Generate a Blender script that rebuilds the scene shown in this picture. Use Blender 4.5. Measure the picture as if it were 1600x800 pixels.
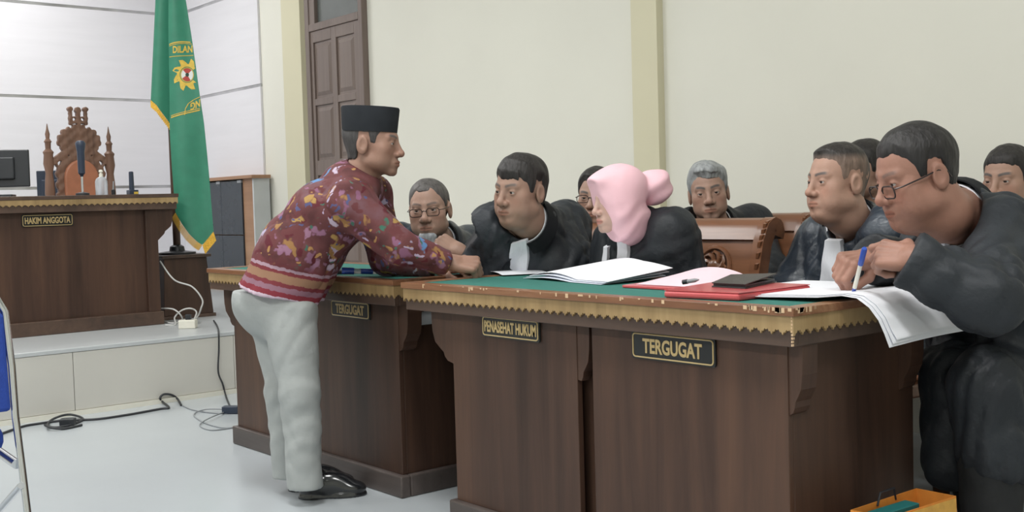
import bpy, bmesh, math
import numpy as np
from mathutils import Vector, Matrix

# ------------------------------------------------------------------ scene, camera, light
for o in list(bpy.data.objects):
    bpy.data.objects.remove(o)
scene = bpy.context.scene
COL = scene.collection

F_PX = 1749.0
def _ray(x, y):
    v = np.array([x - 800.0, 400.0 - y, -F_PX]); return v / np.linalg.norm(v)
_a = _ray(2900.0, 255.0); _b = _ray(-660.0, 356.0)       # vanishing points of the room's two axes
_b = _b - _a * (_a @ _b); _b /= np.linalg.norm(_b)
ROT = np.array([-_b, _a, np.cross(-_b, _a)])
CAM = np.array([0.0, 0.0, 1.05])
cam_d = bpy.data.cameras.new('camera'); cam = bpy.data.objects.new('camera', cam_d); COL.objects.link(cam)
M4 = Matrix.Identity(4)
for i in range(3):
    for j in range(3): M4[i][j] = ROT[i][j]
    M4[i][3] = CAM[i]
cam.matrix_world = M4
cam_d.sensor_fit = 'HORIZONTAL'; cam_d.sensor_width = 36.0; cam_d.lens = F_PX / 1600 * 36.0
cam_d.clip_start = 0.05; cam_d.clip_end = 60
scene.camera = cam

w = bpy.data.worlds.new('world'); scene.world = w; w.use_nodes = True
w.node_tree.nodes['Background'].inputs[0].default_value = (0.8, 0.85, 0.9, 1)
w.node_tree.nodes['Background'].inputs[1].default_value = 0.25

vs = scene.view_settings
vs.view_transform = 'Standard'; vs.look = 'None'; vs.gamma = 1.0; vs.use_curve_mapping = False
vs.exposure = -0.45

# ceiling lamps (fixture built with the structure): x, y, power; rightmost two added to brighten right wall and bench side
LAMPS = [(-8.7, 2.6, 52), (-8.7, -0.2, 44), (-5.6, 1.3, 66), (-2.6, 1.2, 74), (0.3, 1.2, 62), (-5.6, -1.8, 60), (-2.6, -1.8, 84), (0.3, -1.8, 54)]
CEIL = 3.75
for (lx, ly, pw) in LAMPS:
    ld = bpy.data.lights.new('fluorescent_light', 'AREA'); ld.shape = 'RECTANGLE'; ld.size = 1.15; ld.size_y = 0.55
    ld.energy = pw; ld.color = (1.0, 0.995, 0.98)
    lo = bpy.data.objects.new('fluorescent_light', ld); lo.location = (lx, ly, CEIL - 0.075); COL.objects.link(lo)

def W(px, py, d):
    """point seen at image position px,py whose distance along the view axis is d metres"""
    v = np.array([(px - 800.0) / F_PX, (400.0 - py) / F_PX, -1.0]) * d
    return CAM + ROT @ v
def onz(px, py, z):
    d = ROT @ _ray(px, py); return CAM + d * ((z - CAM[2]) / d[2])

# ------------------------------------------------------------------ helpers: tagging and meshes
def tag(o, label=None, cat=None, group=None, kind=None):
    if label: o['label'] = label
    if cat: o['category'] = cat
    if group: o['group'] = group
    if kind: o['kind'] = kind
    return o
def empty(name, loc=(0, 0, 0), label=None, cat=None, group=None):
    o = bpy.data.objects.new(name, None); o.location = loc; o.empty_display_size = 0.1
    COL.objects.link(o); return tag(o, label, cat, group)
def link(name, me, mat=None, parent=None):
    o = bpy.data.objects.new(name, me)
    if mat is not None and not me.materials: me.materials.append(mat)
    COL.objects.link(o)
    if parent is not None:
        o.parent = parent
        if parent.type == 'EMPTY': o.matrix_parent_inverse = Matrix.Translation(-Vector(parent.location))
    return o
def smooth(me, ang=None):
    me.polygons.foreach_set('use_smooth', [True] * len(me.polygons))
    if ang is not None:
        try: me.set_sharp_from_angle(angle=math.radians(ang))
        except Exception: pass
    return me

class MB:
    """collects boxes, lofts, tubes in world coordinates; build() links ONE mesh object"""
    def __init__(s): s.v = []; s.f = []
    def add(s, vs, fs):
        n = len(s.v); s.v += [tuple(float(c) for c in p) for p in vs]; s.f += [tuple(i + n for i in f) for f in fs]; return s
    def box(s, a, b):
        (x0, y0, z0), (x1, y1, z1) = a, b
        return s.add([(x0,y0,z0),(x1,y0,z0),(x1,y1,z0),(x0,y1,z0),(x0,y0,z1),(x1,y0,z1),(x1,y1,z1),(x0,y1,z1)],
                     [(0,3,2,1),(4,5,6,7),(0,1,5,4),(1,2,6,5),(2,3,7,6),(3,0,4,7)])
    def obox(s, c, ax, ay, az):
        c, ax, ay, az = map(np.array, (c, ax, ay, az))
        vs = [c + sx*ax + sy*ay + sz*az for sz in (-1, 1) for (sx, sy) in ((-1,-1),(1,-1),(1,1),(-1,1))]
        return s.add(vs, [(0,3,2,1),(4,5,6,7),(0,1,5,4),(1,2,6,5),(2,3,7,6),(3,0,4,7)])
    def rings(s, rings, close=True, caps=True):
        n = len(rings[0]); vs = [p for r in rings for p in r]; fs = []
        for i in range(len(rings) - 1):
            for j in range(n if close else n - 1):
                k = (j + 1) % n
                fs.append((i*n + j, i*n + k, (i+1)*n + k, (i+1)*n + j))
        if caps and close:
            fs.append(tuple(range(n - 1, -1, -1))); fs.append(tuple((len(rings)-1)*n + j for j in range(n)))
        return s.add(vs, fs)
    def tube(s, pts, r, seg=8, closed=False):
        pts = [np.array(p, float) for p in pts]; n = len(pts)
        rr = r if hasattr(r, '__len__') else [r] * n
        up = np.array([0, 0, 1.0]); rings = []; prev = None
        for i in range(n):
            a = pts[(i - 1) % n] if (closed or i > 0) else pts[i]
            b = pts[(i + 1) % n] if (closed or i < n - 1) else pts[i]
            t = b - a; t /= (np.linalg.norm(t) + 1e-9)
            if prev is None:
                u = np.cross(t, up)
                if np.linalg.norm(u) < 0.1: u = np.cross(t, np.array([1.0, 0, 0]))
            else: u = prev - t * (prev @ t)
            u /= np.linalg.norm(u); prev = u; v = np.cross(t, u)
            rings.append([pts[i] + rr[i] * (math.cos(k*2*math.pi/seg)*u + math.sin(k*2*math.pi/seg)*v) for k in range(seg)])
        if closed: rings.append(rings[0]); return s.rings(rings, True, False)
        return s.rings(rings)
    def lathe(s, c, prof, seg=16, sx=1, sy=1):
        rings = [[(c[0] + r*sx*math.cos(k*2*math.pi/seg), c[1] + r*sy*math.sin(k*2*math.pi/seg), c[2] + z) for k in range(seg)] for (r, z) in prof]
        return s.rings(rings)
    def prism(s, poly, e):
        """extrude a 3D polygon along vector e"""
        e = np.array(e); n = len(poly); poly = [np.array(p, float) for p in poly]
        vs = poly + [p + e for p in poly]
        fs = [tuple(range(n - 1, -1, -1)), tuple(range(n, 2*n))] + [(i, (i+1) % n, n + (i+1) % n, n + i) for i in range(n)]
        return s.add(vs, fs)
    def mesh(s, name, sm=False, bevel=0):
        me = bpy.data.meshes.new(name); me.from_pydata(s.v, [], s.f)
        bm = bmesh.new(); bm.from_mesh(me)
        bmesh.ops.recalc_face_normals(bm, faces=bm.faces)
        if bevel: 
            eds = [e for e in bm.edges if len(e.link_faces) == 2 and e.calc_face_angle(0) > 0.6]
            bmesh.ops.bevel(bm, geom=eds, offset=bevel, segments=2, affect='EDGES', profile=0.5)
        bm.to_mesh(me); bm.free()
        if sm is True: smooth(me, 40)
        return me
    def build(s, name, mat, parent=None, sm=False, bevel=0):
        return link(name, s.mesh(name, sm, bevel), mat, parent)

# ------------------------------------------------------------------ materials
def srgb(r, g, b):
    f = lambda c: (c/255/12.92) if c/255 <= 0.04045 else ((c/255 + 0.055)/1.055)**2.4
    return (f(r), f(g), f(b), 1.0)
class NT:
    def __init__(s, name):
        s.m = bpy.data.materials.new(name); s.m.use_nodes = True; s.t = s.m.node_tree; s.b = s.t.nodes['Principled BSDF']
    def n(s, kind, **kw):
        nd = s.t.nodes.new('ShaderNode' + kind)
        for k, v in kw.items():
            if k in nd.inputs: nd.inputs[k].default_value = v
            else: setattr(nd, k, v)
        return nd
    def l(s, a, ao, b, bi): s.t.links.new(a.outputs[ao], b.inputs[bi])
    def ramp(s, stops):
        r = s.n('ValToRGB'); e = r.color_ramp.elements
        while len(e) < len(stops): e.new(0.5)
        for i, (p, c) in enumerate(stops): e[i].position = p; e[i].color = c
        return r
def plain(name, col, rough=0.5, metal=0.0, var=0.06, scale=8.0, bump=0.0, bscale=60.0, spec=0.5, trans=0.0, coat=0.0, stretch=(1,1,1)):
    t = NT(name); b = t.b
    b.inputs['Roughness'].default_value = rough; b.inputs['Metallic'].default_value = metal
    b.inputs['Specular IOR Level'].default_value = spec
    if trans: b.inputs['Transmission Weight'].default_value = trans
    if coat: b.inputs['Coat Weight'].default_value = coat; b.inputs['Coat Roughness'].default_value = 0.15
    tc = t.n('TexCoord'); mp = t.n('Mapping'); mp.inputs['Scale'].default_value = stretch
    t.l(tc, 'Object', mp, 'Vector')
    no = t.n('TexNoise', Scale=scale, Detail=5.0); t.l(mp, 'Vector', no, 'Vector')
    d = tuple(max(0, c*(1-var)) for c in col[:3]) + (1,); u = tuple(min(1, c*(1+var)) for c in col[:3]) + (1,)
    r = t.ramp([(0.3, d), (0.7, u)]); t.l(no, 'Fac', r, 'Fac'); t.l(r, 'Color', b, 'Base Color')
    if bump:
        n2 = t.n('TexNoise', Scale=bscale, Detail=4.0); t.l(mp, 'Vector', n2, 'Vector')
        bp = t.n('Bump', Strength=bump, Distance=0.01); t.l(n2, 'Fac', bp, 'Height'); t.l(bp, 'Normal', b, 'Normal')
    return t.m
def wood(name, dark, mid, light, rough=0.38, sc=1.0, axis=2, spec=0.5):
    t = NT(name); b = t.b; b.inputs['Roughness'].default_value = rough; b.inputs['Specular IOR Level'].default_value = spec
    tc = t.n('TexCoord'); mp = t.n('Mapping'); s = [14*sc, 14*sc, 14*sc]; s[axis] = 0.9*sc; mp.inputs['Scale'].default_value = s
    t.l(tc, 'Object', mp, 'Vector')
    n1 = t.n('TexNoise', Scale=1.0, Detail=6.0, Roughness=0.65, Distortion=0.4); t.l(mp, 'Vector', n1, 'Vector')
    mp2 = t.n('Mapping'); s2 = [3*sc, 3*sc, 3*sc]; s2[axis] = 0.25*sc; mp2.inputs['Scale'].default_value = s2; t.l(tc, 'Object', mp2, 'Vector')
    n2 = t.n('TexNoise', Scale=1.0, Detail=3.0); t.l(mp2, 'Vector', n2, 'Vector')
    mx = t.n('Math', operation='MULTIPLY_ADD'); mx.inputs[1].default_value = 0.55; t.l(n1, 'Fac', mx, 0)
    m2 = t.n('Math', operation='MULTIPLY'); m2.inputs[1].default_value = 0.45; t.l(n2, 'Fac', m2, 0); t.l(m2, 'Value', mx, 2)
    r = t.ramp([(0.3, dark), (0.5, mid), (0.72, light)]); t.l(mx, 'Value', r, 'Fac'); t.l(r, 'Color', b, 'Base Color')
    bp = t.n('Bump', Strength=0.12, Distance=0.004); t.l(n1, 'Fac', bp, 'Height'); t.l(bp, 'Normal', b, 'Normal')
    return t.m
def attr_mat(name, rough=0.55, bump=0.0, bscale=80.0, spec=0.4, var=0.1, scale=40.0, sss=0.0, stretch=(1,1,1), sheen=0.0):
    t = NT(name); b = t.b; b.inputs['Roughness'].default_value = rough; b.inputs['Specular IOR Level'].default_value = spec
    at = t.n('Attribute', attribute_name='col')
    tc = t.n('TexCoord'); mp = t.n('Mapping'); mp.inputs['Scale'].default_value = stretch; t.l(tc, 'Object', mp, 'Vector')
    no = t.n('TexNoise', Scale=scale, Detail=5.0); t.l(mp, 'Vector', no, 'Vector')
    r = t.ramp([(0.3, (1-var, 1-var, 1-var, 1)), (0.7, (1+var, 1+var, 1+var, 1))]); t.l(no, 'Fac', r, 'Fac')
    mx = t.n('MixRGB', blend_type='MULTIPLY'); mx.inputs['Fac'].default_value = 1; t.l(at, 'Color', mx, 'Color1'); t.l(r, 'Color', mx, 'Color2')
    t.l(mx, 'Color', b, 'Base Color')
    if sss:
        b.inputs['Subsurface Weight'].default_value = sss; b.inputs['Subsurface Radius'].default_value = (0.01, 0.004, 0.002)
    if sheen: b.inputs['Sheen Weight'].default_value = sheen
    if bump:
        n2 = t.n('TexNoise', Scale=bscale, Detail=4.0); t.l(mp, 'Vector', n2, 'Vector')
        bp = t.n('Bump', Strength=bump, Distance=0.01); t.l(n2, 'Fac', bp, 'Height'); t.l(bp, 'Normal', b, 'Normal')
    return t.m

M = {}
M['wall'] = plain('cream wall paint', srgb(226, 225, 214), 0.7, var=0.025, scale=1.2, bump=0.05, bscale=25)
M['pilaster'] = plain('yellow cream paint', srgb(214, 209, 182), 0.7, var=0.02, scale=2)
M['panel'] = plain('white wall panel', srgb(226, 225, 230), 0.45, var=0.02, scale=1.5, stretch=(1, 1, 12))
M['strip'] = plain('brushed steel strip', srgb(190, 190, 192), 0.3, metal=0.8, var=0.3, scale=3)
M['ceiling'] = plain('white ceiling', srgb(228, 228, 224), 0.8, var=0.02)
M['floor'] = plain('pale polished floor', srgb(180, 186, 190), 0.25, var=0.03, scale=1.5, spec=0.45)
M['dais_tile'] = plain('grey beige tile', srgb(205, 203, 196), 0.3, var=0.03, scale=2.0)
M['grout'] = plain('grey grout', srgb(150, 148, 142), 0.8)
M['dais_top'] = plain('grey tile', srgb(192, 196, 198), 0.3, var=0.04, scale=2.0)
M['desk'] = wood('dark stained teak', srgb(42, 30, 24), srgb(70, 51, 42), srgb(92, 67, 53), 0.42, 1.0, spec=0.35)
M['desk_h'] = wood('dark stained teak rail', srgb(54, 41, 35), srgb(78, 61, 52), srgb(98, 77, 64), 0.4, 1.0, axis=0)
M['plinth'] = wood('worn dark plinth', srgb(48, 42, 40), srgb(76, 68, 65), srgb(96, 87, 83), 0.4, 1.0, axis=0)
M['rim'] = wood('red brown rim', srgb(86, 56, 40), srgb(128, 88, 62), srgb(176, 138, 104), 0.3, 1.6, axis=0)
M['gold'] = wood('gold painted fretwork', srgb(122, 100, 66), srgb(154, 128, 88), srgb(180, 154, 112), 0.5, 1.4, axis=2)
M['felt'] = plain('green felt', srgb(46, 112, 102), 0.85, var=0.08, scale=60, bump=0.2, bscale=300)
M['plate'] = plain('black plate', srgb(34, 36, 36), 0.3, var=0.1)
M['brass'] = plain('brass lettering', srgb(196, 172, 122), 0.4, metal=0.15, var=0.08)
M['paper'] = plain('white paper', srgb(238, 240, 246), 0.6, var=0.01)
M['paper_shade'] = plain('shaded white paper', srgb(222, 226, 238), 0.6, var=0.02)  # darker copy of the white paper, shade painted into the lower pages
M['pink_paper'] = plain('pink paper', srgb(240, 214, 224), 0.6, var=0.02)
M['red_folder'] = plain('glossy red folder', srgb(204, 86, 90), 0.3, var=0.06, scale=14, coat=0.4)
M['black_leather'] = plain('black leather', srgb(46, 42, 42), 0.4, var=0.2, scale=30, bump=0.2, bscale=150)
M['black'] = plain('black plastic', srgb(38, 41, 46), 0.4, var=0.12)
M['dkblue'] = plain('blue black plastic', srgb(44, 54, 72), 0.35, var=0.15)
M['blue_pl'] = plain('blue plastic', srgb(50, 84, 178), 0.3, var=0.06)
M['clear'] = plain('clear plastic', srgb(226, 230, 236), 0.15, trans=0.55, var=0.01)
M['white_pl'] = plain('white plastic', srgb(226, 224, 212), 0.4, var=0.03)
M['chrome'] = plain('chrome', srgb(205, 208, 212), 0.18, metal=1.0, var=0.05)
M['blue_fab'] = plain('royal blue fabric', srgb(36, 66, 150), 0.9, var=0.1, scale=90, bump=0.3, bscale=400)
M['door'] = wood('painted brown door', srgb(104, 90, 84), srgb(118, 104, 97), srgb(130, 116, 108), 0.35, 1.0)
M['glass'] = plain('grey transom glass', srgb(104, 108, 106), 0.2, var=0.05)
M['chair_wood'] = wood('polished brown wood', srgb(84, 54, 38), srgb(122, 82, 58), srgb(146, 102, 74), 0.28, 1.0, axis=0)
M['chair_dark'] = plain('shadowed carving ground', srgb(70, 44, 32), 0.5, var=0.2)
M['throne'] = wood('carved brown teak', srgb(84, 62, 50), srgb(122, 92, 76), srgb(146, 112, 94), 0.5, 2.0)
M['throne_pad'] = plain('tan leather', srgb(176, 116, 88), 0.45, var=0.08, scale=20)
M['flag'] = plain('green satin flag', srgb(50, 128, 102), 0.55, var=0.08, scale=14, bump=0.12, bscale=30)
M['fringe'] = plain('golden fringe', srgb(226, 178, 62), 0.6, var=0.25, scale=120)
M['emb_y'] = plain('yellow embroidery', srgb(214, 182, 74), 0.6, var=0.1, scale=60)
M['emb_r'] = plain('red embroidery', srgb(178, 66, 58), 0.6)
M['emb_w'] = plain('white embroidery', srgb(225, 228, 225), 0.6)
M['emb_k'] = plain('dark embroidery', srgb(40, 60, 50), 0.6)
M['cab_wood'] = wood('light brown board', srgb(138, 104, 80), srgb(164, 126, 98), srgb(182, 144, 114), 0.5, 1.0, axis=0)
M['cab_side'] = plain('pale grey laminate', srgb(196, 200, 202), 0.5, var=0.03)
M['cab_dark'] = plain('dark tinted glass door', srgb(50, 58, 66), 0.25, var=0.05)
M['bag'] = plain('orange paper bag', srgb(214, 136, 54), 0.6, var=0.1, scale=30)
M['bag_y'] = plain('golden paper bag print', srgb(206, 158, 74), 0.6, var=0.12, scale=40)
M['teal'] = plain('teal ribbon', srgb(40, 116, 116), 0.5)
M['cable_k'] = plain('black cable', srgb(46, 48, 52), 0.5)
M['cable_w'] = plain('grey white cable', srgb(200, 200, 198), 0.5)
M['cable_g'] = plain('grey cable', srgb(140, 144, 148), 0.5)
M['skin'] = attr_mat('skin', 0.5, var=0.05, scale=30, spec=0.35, sss=0.06, bump=0.08, bscale=120)
M['hair'] = attr_mat('hair', 0.5, var=0.35, scale=70, bump=0.5, bscale=90, stretch=(1, 1, 0.25), spec=0.35)
M['eye'] = attr_mat('eye', 0.15, var=0.01, spec=0.5)
M['robe'] = plain('black robe cloth', srgb(40, 44, 49), 0.55, var=0.25, scale=5, bump=0.8, bscale=18, spec=0.35)
M['robe_satin'] = plain('navy black satin robe', srgb(44, 52, 62), 0.36, var=0.35, scale=6, bump=1.0, bscale=13, spec=0.5)
M['velvet'] = plain('black velvet facing', srgb(30, 32, 35), 0.8, var=0.15, scale=30, spec=0.2)
M['bef'] = plain('white pleated band', srgb(234, 237, 244), 0.6, var=0.02, bump=0.2, bscale=60, stretch=(3, 3, 0.3))
M['pink'] = plain('pink chiffon hijab', srgb(238, 194, 204), 0.6, var=0.04, scale=10, bump=0.12, bscale=40)
M['pants'] = plain('pale grey trousers', srgb(164, 168, 167), 0.8, var=0.05, scale=16, bump=0.25, bscale=30)
M['dark_pants'] = plain('black trousers', srgb(28, 30, 32), 0.8, var=0.15, scale=16, bump=0.2, bscale=40)
M['shoe'] = plain('black polished leather', srgb(30, 32, 35), 0.15, var=0.1, coat=0.5)
M['cap'] = plain('black velvet cap', srgb(42, 45, 49), 0.85, var=0.1, scale=30, spec=0.15)
M['frame'] = plain('dark metal glasses frame', srgb(52, 44, 44), 0.3, metal=0.4)
M['lens'] = plain('spectacle lens', srgb(235, 238, 240), 0.03, trans=0.95, var=0.0)
M['lamp'] = NT('lamp diffuser').m
_nb = M['lamp'].node_tree.nodes['Principled BSDF']; _nb.inputs['Emission Color'].default_value = (1, 0.99, 0.96, 1); _nb.inputs['Emission Strength'].default_value = 6.0
M['white_metal'] = plain('white painted metal', srgb(225, 226, 226), 0.4)

# ------------------------------------------------------------------ signed distance modelling (people, carvings)
f32 = np.float32
def A(*p): return np.array(p, f32)
def ell(P, c, r):
    r = A(*r); q = P - A(*c); a = q / r; k0 = np.sqrt((a*a).sum(1)) + 1e-6; b = a / r
    return k0 * (k0 - 1) / (np.sqrt((b*b).sum(1)) + 1e-6)
def sph(P, c, r): q = P - A(*c); return np.sqrt((q*q).sum(1)) - r
def cap(P, a, b, r1, r2):
    a = A(*a); b = A(*b); ba = b - a; q = P - a
    h = np.clip((q @ ba) / max(float(ba @ ba), 1e-9), 0, 1)
    e = q - h[:, None] * ba
    return np.sqrt((e*e).sum(1)) - (r1 + (r2 - r1) * h)
def rbox(P, c, ax, hs, r):
    q = np.abs((P - A(*c)) @ np.array(ax, f32).T) - (A(*hs) - r)
    return np.sqrt((np.maximum(q, 0)**2).sum(1)) + np.minimum(q.max(1), 0) - r
def smin(a, b, k):
    h = np.clip(0.5 + 0.5*(b - a)/k, 0, 1); return b*(1-h) + a*h - k*h*(1-h)
def smax(a, b, k): return -smin(-a, -b, k)
def waves(P, seed, freq, n=5, st=(1, 1, 1)):
    rg = np.random.RandomState(seed); d = np.zeros(len(P), f32); Q = P * A(*st)
    for i in range(n):
        v = rg.normal(size=3); v /= np.linalg.norm(v); fr = freq * (0.6 + 0.9*rg.rand())
        wv = rg.normal(size=3); wv /= np.linalg.norm(wv)
        d += np.sin(Q @ (v*fr).astype(f32) + rg.rand()*6.28 + 0.8*np.sin(Q @ (wv*fr*0.6).astype(f32)))
    return d / n
def folds(P, seed, freq, n=4, st=(1, 1, 1)):
    """sharp creases between rounded swells"""
    rg = np.random.RandomState(seed); d = np.zeros(len(P), f32); Q = P * A(*st)
    for i in range(n):
        v = rg.normal(size=3); v /= np.linalg.norm(v); fr = freq * (0.6 + 0.8*rg.rand()); wv = rg.normal(size=3); wv /= np.linalg.norm(wv)
        k = np.sin(Q @ (wv*fr*0.35).astype(f32) + rg.rand()*6)
        d += (np.abs(np.sin(Q @ (v*fr).astype(f32) + rg.rand()*6.28 + 1.1*np.sin(Q @ (wv*fr*0.7).astype(f32)))) - 0.6)*np.clip(0.5+0.8*k, 0, 1)
    return -d / n*1.6
def nets(fn, lo, hi, h, sp=4):
    """sparse surface nets: vertices and quads of fn = 0"""
    lo = np.array(lo, float); hi = np.array(hi, float); cs = h*sp
    c8 = h*8; n8 = np.ceil((hi - lo)/c8).astype(int) + 1
    ax = [lo[i] + c8*(np.arange(n8[i]) + 0.5) for i in range(3)]
    G = np.stack(np.meshgrid(*ax, indexing='ij'), -1).reshape(-1, 3).astype(f32)
    rep = lambda a, k: a.repeat(k, 0).repeat(k, 1).repeat(k, 2)
    D = fn(G).reshape(n8).astype(f32); prev = c8
    for k, mul in ((4, 1.05), (2, 1.2)):
        near = rep(np.abs(D) < prev*mul, k); D = rep(D, k); st = prev/k
        idx = np.argwhere(near); pts = (lo + st*(idx + 0.5)).astype(f32)
        out = np.concatenate([fn(pts[i:i+120000]) for i in range(0, max(1, len(pts)), 120000)])
        D[idx[:, 0], idx[:, 1], idx[:, 2]] = out; prev = st
    D = np.pad(D, 1, constant_values=cs); org = lo + h*0.5 - h
    S = D < 0
    sh = lambda a, i, j, k: a[i:a.shape[0]-1+i, j:a.shape[1]-1+j, k:a.shape[2]-1+k]
    cn = [(i, j, k) for i in (0, 1) for j in (0, 1) for k in (0, 1)]
    cnt = sum(sh(S, *c).astype(np.int8) for c in cn)
    act = np.argwhere((cnt > 0) & (cnt < 8)); ids = -np.ones(cnt.shape, np.int64); ids[tuple(act.T)] = np.arange(len(act))
    V = {c: D[act[:, 0]+c[0], act[:, 1]+c[1], act[:, 2]+c[2]] for c in cn}
    acc = np.zeros((len(act), 3)); num = np.zeros(len(act))
    for a in cn:
        for x in range(3):
            if a[x] == 0:
                b = list(a); b[x] = 1; b = tuple(b); va, vb = V[a], V[b]; m = (va < 0) != (vb < 0)
                t = np.where(m, va / np.where(m, va - vb, 1), 0)
                p = np.zeros((len(act), 3)); p[:] = a; p[:, x] = t
                acc[m] += p[m]; num[m] += 1
    verts = org + h*(act + acc / num[:, None])
    quads = []
    for x in range(3):
        y, z = (x+1) % 3, (x+2) % 3
        sl0 = [slice(None)]*3; sl1 = [slice(None)]*3; sl0[x] = slice(0, -1); sl1[x] = slice(1, None)
        s0, s1 = S[tuple(sl0)], S[tuple(sl1)]
        e = np.argwhere(s0 != s1)
        ok = (e[:, y] > 0) & (e[:, z] > 0) & (e[:, y] < S.shape[y]-1) & (e[:, z] < S.shape[z]-1); e = e[ok]
        inside = s0[tuple(e.T)]
        def at(dy, dz):
            q = e.copy(); q[:, y] += dy; q[:, z] += dz; return ids[tuple(q.T)]
        q = np.stack([at(-1, -1), at(0, -1), at(0, 0), at(-1, 0)], 1)
        q[~inside] = q[~inside][:, ::-1]
        quads.append(q)
    quads = np.concatenate(quads); quads = quads[(quads >= 0).all(1)]
    v = verts.astype(f32); e = h*0.4
    for _ in range(1):                       # pull the vertices onto the surface
        d0 = fn(v); g = np.stack([fn(v + A(*(e*np.eye(3)[i]))) - d0 for i in range(3)], 1) / e
        g2 = np.maximum((g*g).sum(1), 0.2); v = v - np.clip(d0/g2, -h*0.6, h*0.6)[:, None]*g
    return v.astype(float), quads
def vmesh(name, v, q, col=None, uvw=None):
    me = bpy.data.meshes.new(name)
    me.vertices.add(len(v)); me.vertices.foreach_set('co', np.ascontiguousarray(v, f32).ravel())
    me.loops.add(q.size); me.loops.foreach_set('vertex_index', q.astype(np.int32).ravel())
    me.polygons.add(len(q)); me.polygons.foreach_set('loop_start', np.arange(0, q.size, 4, dtype=np.int32))
    me.update(calc_edges=True); me.validate()
    me.polygons.foreach_set('use_smooth', [True]*len(me.polygons))
    if col is not None:
        ca = me.color_attributes.new('col', 'FLOAT_COLOR', 'POINT'); c4 = np.ones((len(v), 4), f32); c4[:, :3] = col
        ca.data.foreach_set('color', c4.ravel())
    if uvw is not None:
        at = me.attributes.new('rest', 'FLOAT_VECTOR', 'POINT'); at.data.foreach_set('vector', np.ascontiguousarray(uvw, f32).ravel())
    return me
def bounds(pts, pad):
    p = np.array(pts); return p.min(0) - pad, p.max(0) + pad

# ------------------------------------------------------------------ the room
YB, XJ, X1, Y0 = 4.4, -10.08, 2.6, -4.2          # wall behind the lawyers, wall behind the judges, far sides
DZ, DX = 0.354, -5.912                            # dais height and front
def struct(o, label=None): o['kind'] = 'structure'; return o
struct(MB().box((XJ-0.2, Y0-0.2, -0.1), (X1+0.2, YB+0.2, 0)).build('floor', M['floor']))
struct(MB().box((XJ-0.2, Y0-0.2, CEIL), (X1+0.2, YB+0.2, CEIL+0.1)).build('ceiling', M['ceiling']))
wb = struct(MB().box((XJ-0.2, YB, 0), (X1+0.2, YB+0.2, CEIL)).build('wall_back', M['wall']))
struct(MB().box((X1, Y0-0.2, 0), (X1+0.2, YB, CEIL)).build('wall_right', M['wall']))
struct(MB().box((XJ-0.2, Y0-0.2, 0), (X1, Y0, CEIL)).build('wall_front', M['wall']))
wl = struct(MB().box((XJ-0.2, Y0, 0), (XJ, YB, CEIL)).build('wall_left', M['grout']))
# white panels with steel strips on the judges' wall and round the corner
zs = [DZ, 1.279, 2.067, 2.867, CEIL]
for i in range(4):
    z0, z1 = zs[i] + (0.012 if i else 0), zs[i+1] - (0.012 if i < 3 else 0)
    MB().box((XJ, Y0, z0), (XJ+0.02, 0.9, z1)).build('wall_panel', M['panel'], wl, bevel=0.002)
    MB().box((XJ, 0.905, z0), (XJ+0.02, YB-0.002, z1)).build('wall_panel', M['panel'], wl, bevel=0.002)
    MB().box((XJ+0.021, YB-0.02, z0), (-8.442, YB, z1)).build('wall_panel', M['panel'], wb, bevel=0.002)
    if i < 3:
        z = zs[i+1]
        MB().box((XJ+0.002, Y0, z-0.011), (XJ+0.016, YB-0.03, z+0.011)).build('metal_strip', M['strip'], wl)
        MB().box((XJ+0.03, YB-0.015, z-0.011), (-8.442, YB, z+0.011)).build('metal_strip', M['strip'], wb)
for i, (a, b, d) in enumerate([(-7.99, -7.70, 0.05), (-4.184, -4.001, 0.05), (0.2, 0.4, 0.05)]):
    struct(MB().box((a, YB-d, 0), (b, YB, CEIL)).build('trim_%d' % (i+1), M['pilaster']))
# dais with a tiled front
struct(MB().box((XJ, Y0, 0), (DX-0.02, YB-0.001, DZ-0.022)).build('dais', M['grout']))
dz = bpy.data.objects['dais']
MB().box((XJ, Y0, DZ-0.022), (DX+0.0, YB-0.001, DZ)).build('dais_slab', M['dais_top'], dz, bevel=0.003)
ty = 1.938 - 0.9*7
while ty < YB:
    a, b = max(ty, Y0) + 0.0015, min(ty + 0.9, YB) - 0.0015
    if b - a > 0.02: MB().box((DX-0.02, a, 0.028), (DX-0.004, b, DZ-0.024)).build('tile', M['dais_tile'], dz, bevel=0.001)
    ty += 0.9
MB().box((DX-0.02, Y0, 0.0), (DX+0.006, YB, 0.026)).build('skirting', M['white_pl'], dz)
# lamps on the ceiling
LAMP_AT = ['above the carved judge chair', 'above the far end of the judge bench', 'above the standing man', 'above the near bench', 'above the writing man\'s side of the aisle', 'in the aisle beside the platform', 'in the aisle before the near bench', 'in the aisle beside the camera, added as fill']
for i, (lx, ly, pw) in enumerate(LAMPS):
    e = empty('ceiling_lamp', (lx, ly, CEIL), 'white fluorescent ceiling lamp ' + LAMP_AT[i], 'lamp', 'ceiling lamps')
    MB().box((lx-0.62, ly-0.32, CEIL-0.06), (lx+0.62, ly+0.32, CEIL-0.0005)).build('housing', M['white_metal'], e, bevel=0.006)
    MB().box((lx-0.58, ly-0.28, CEIL-0.07), (lx+0.58, ly+0.28, CEIL-0.061)).build('diffuser', M['lamp'], e)
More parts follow.
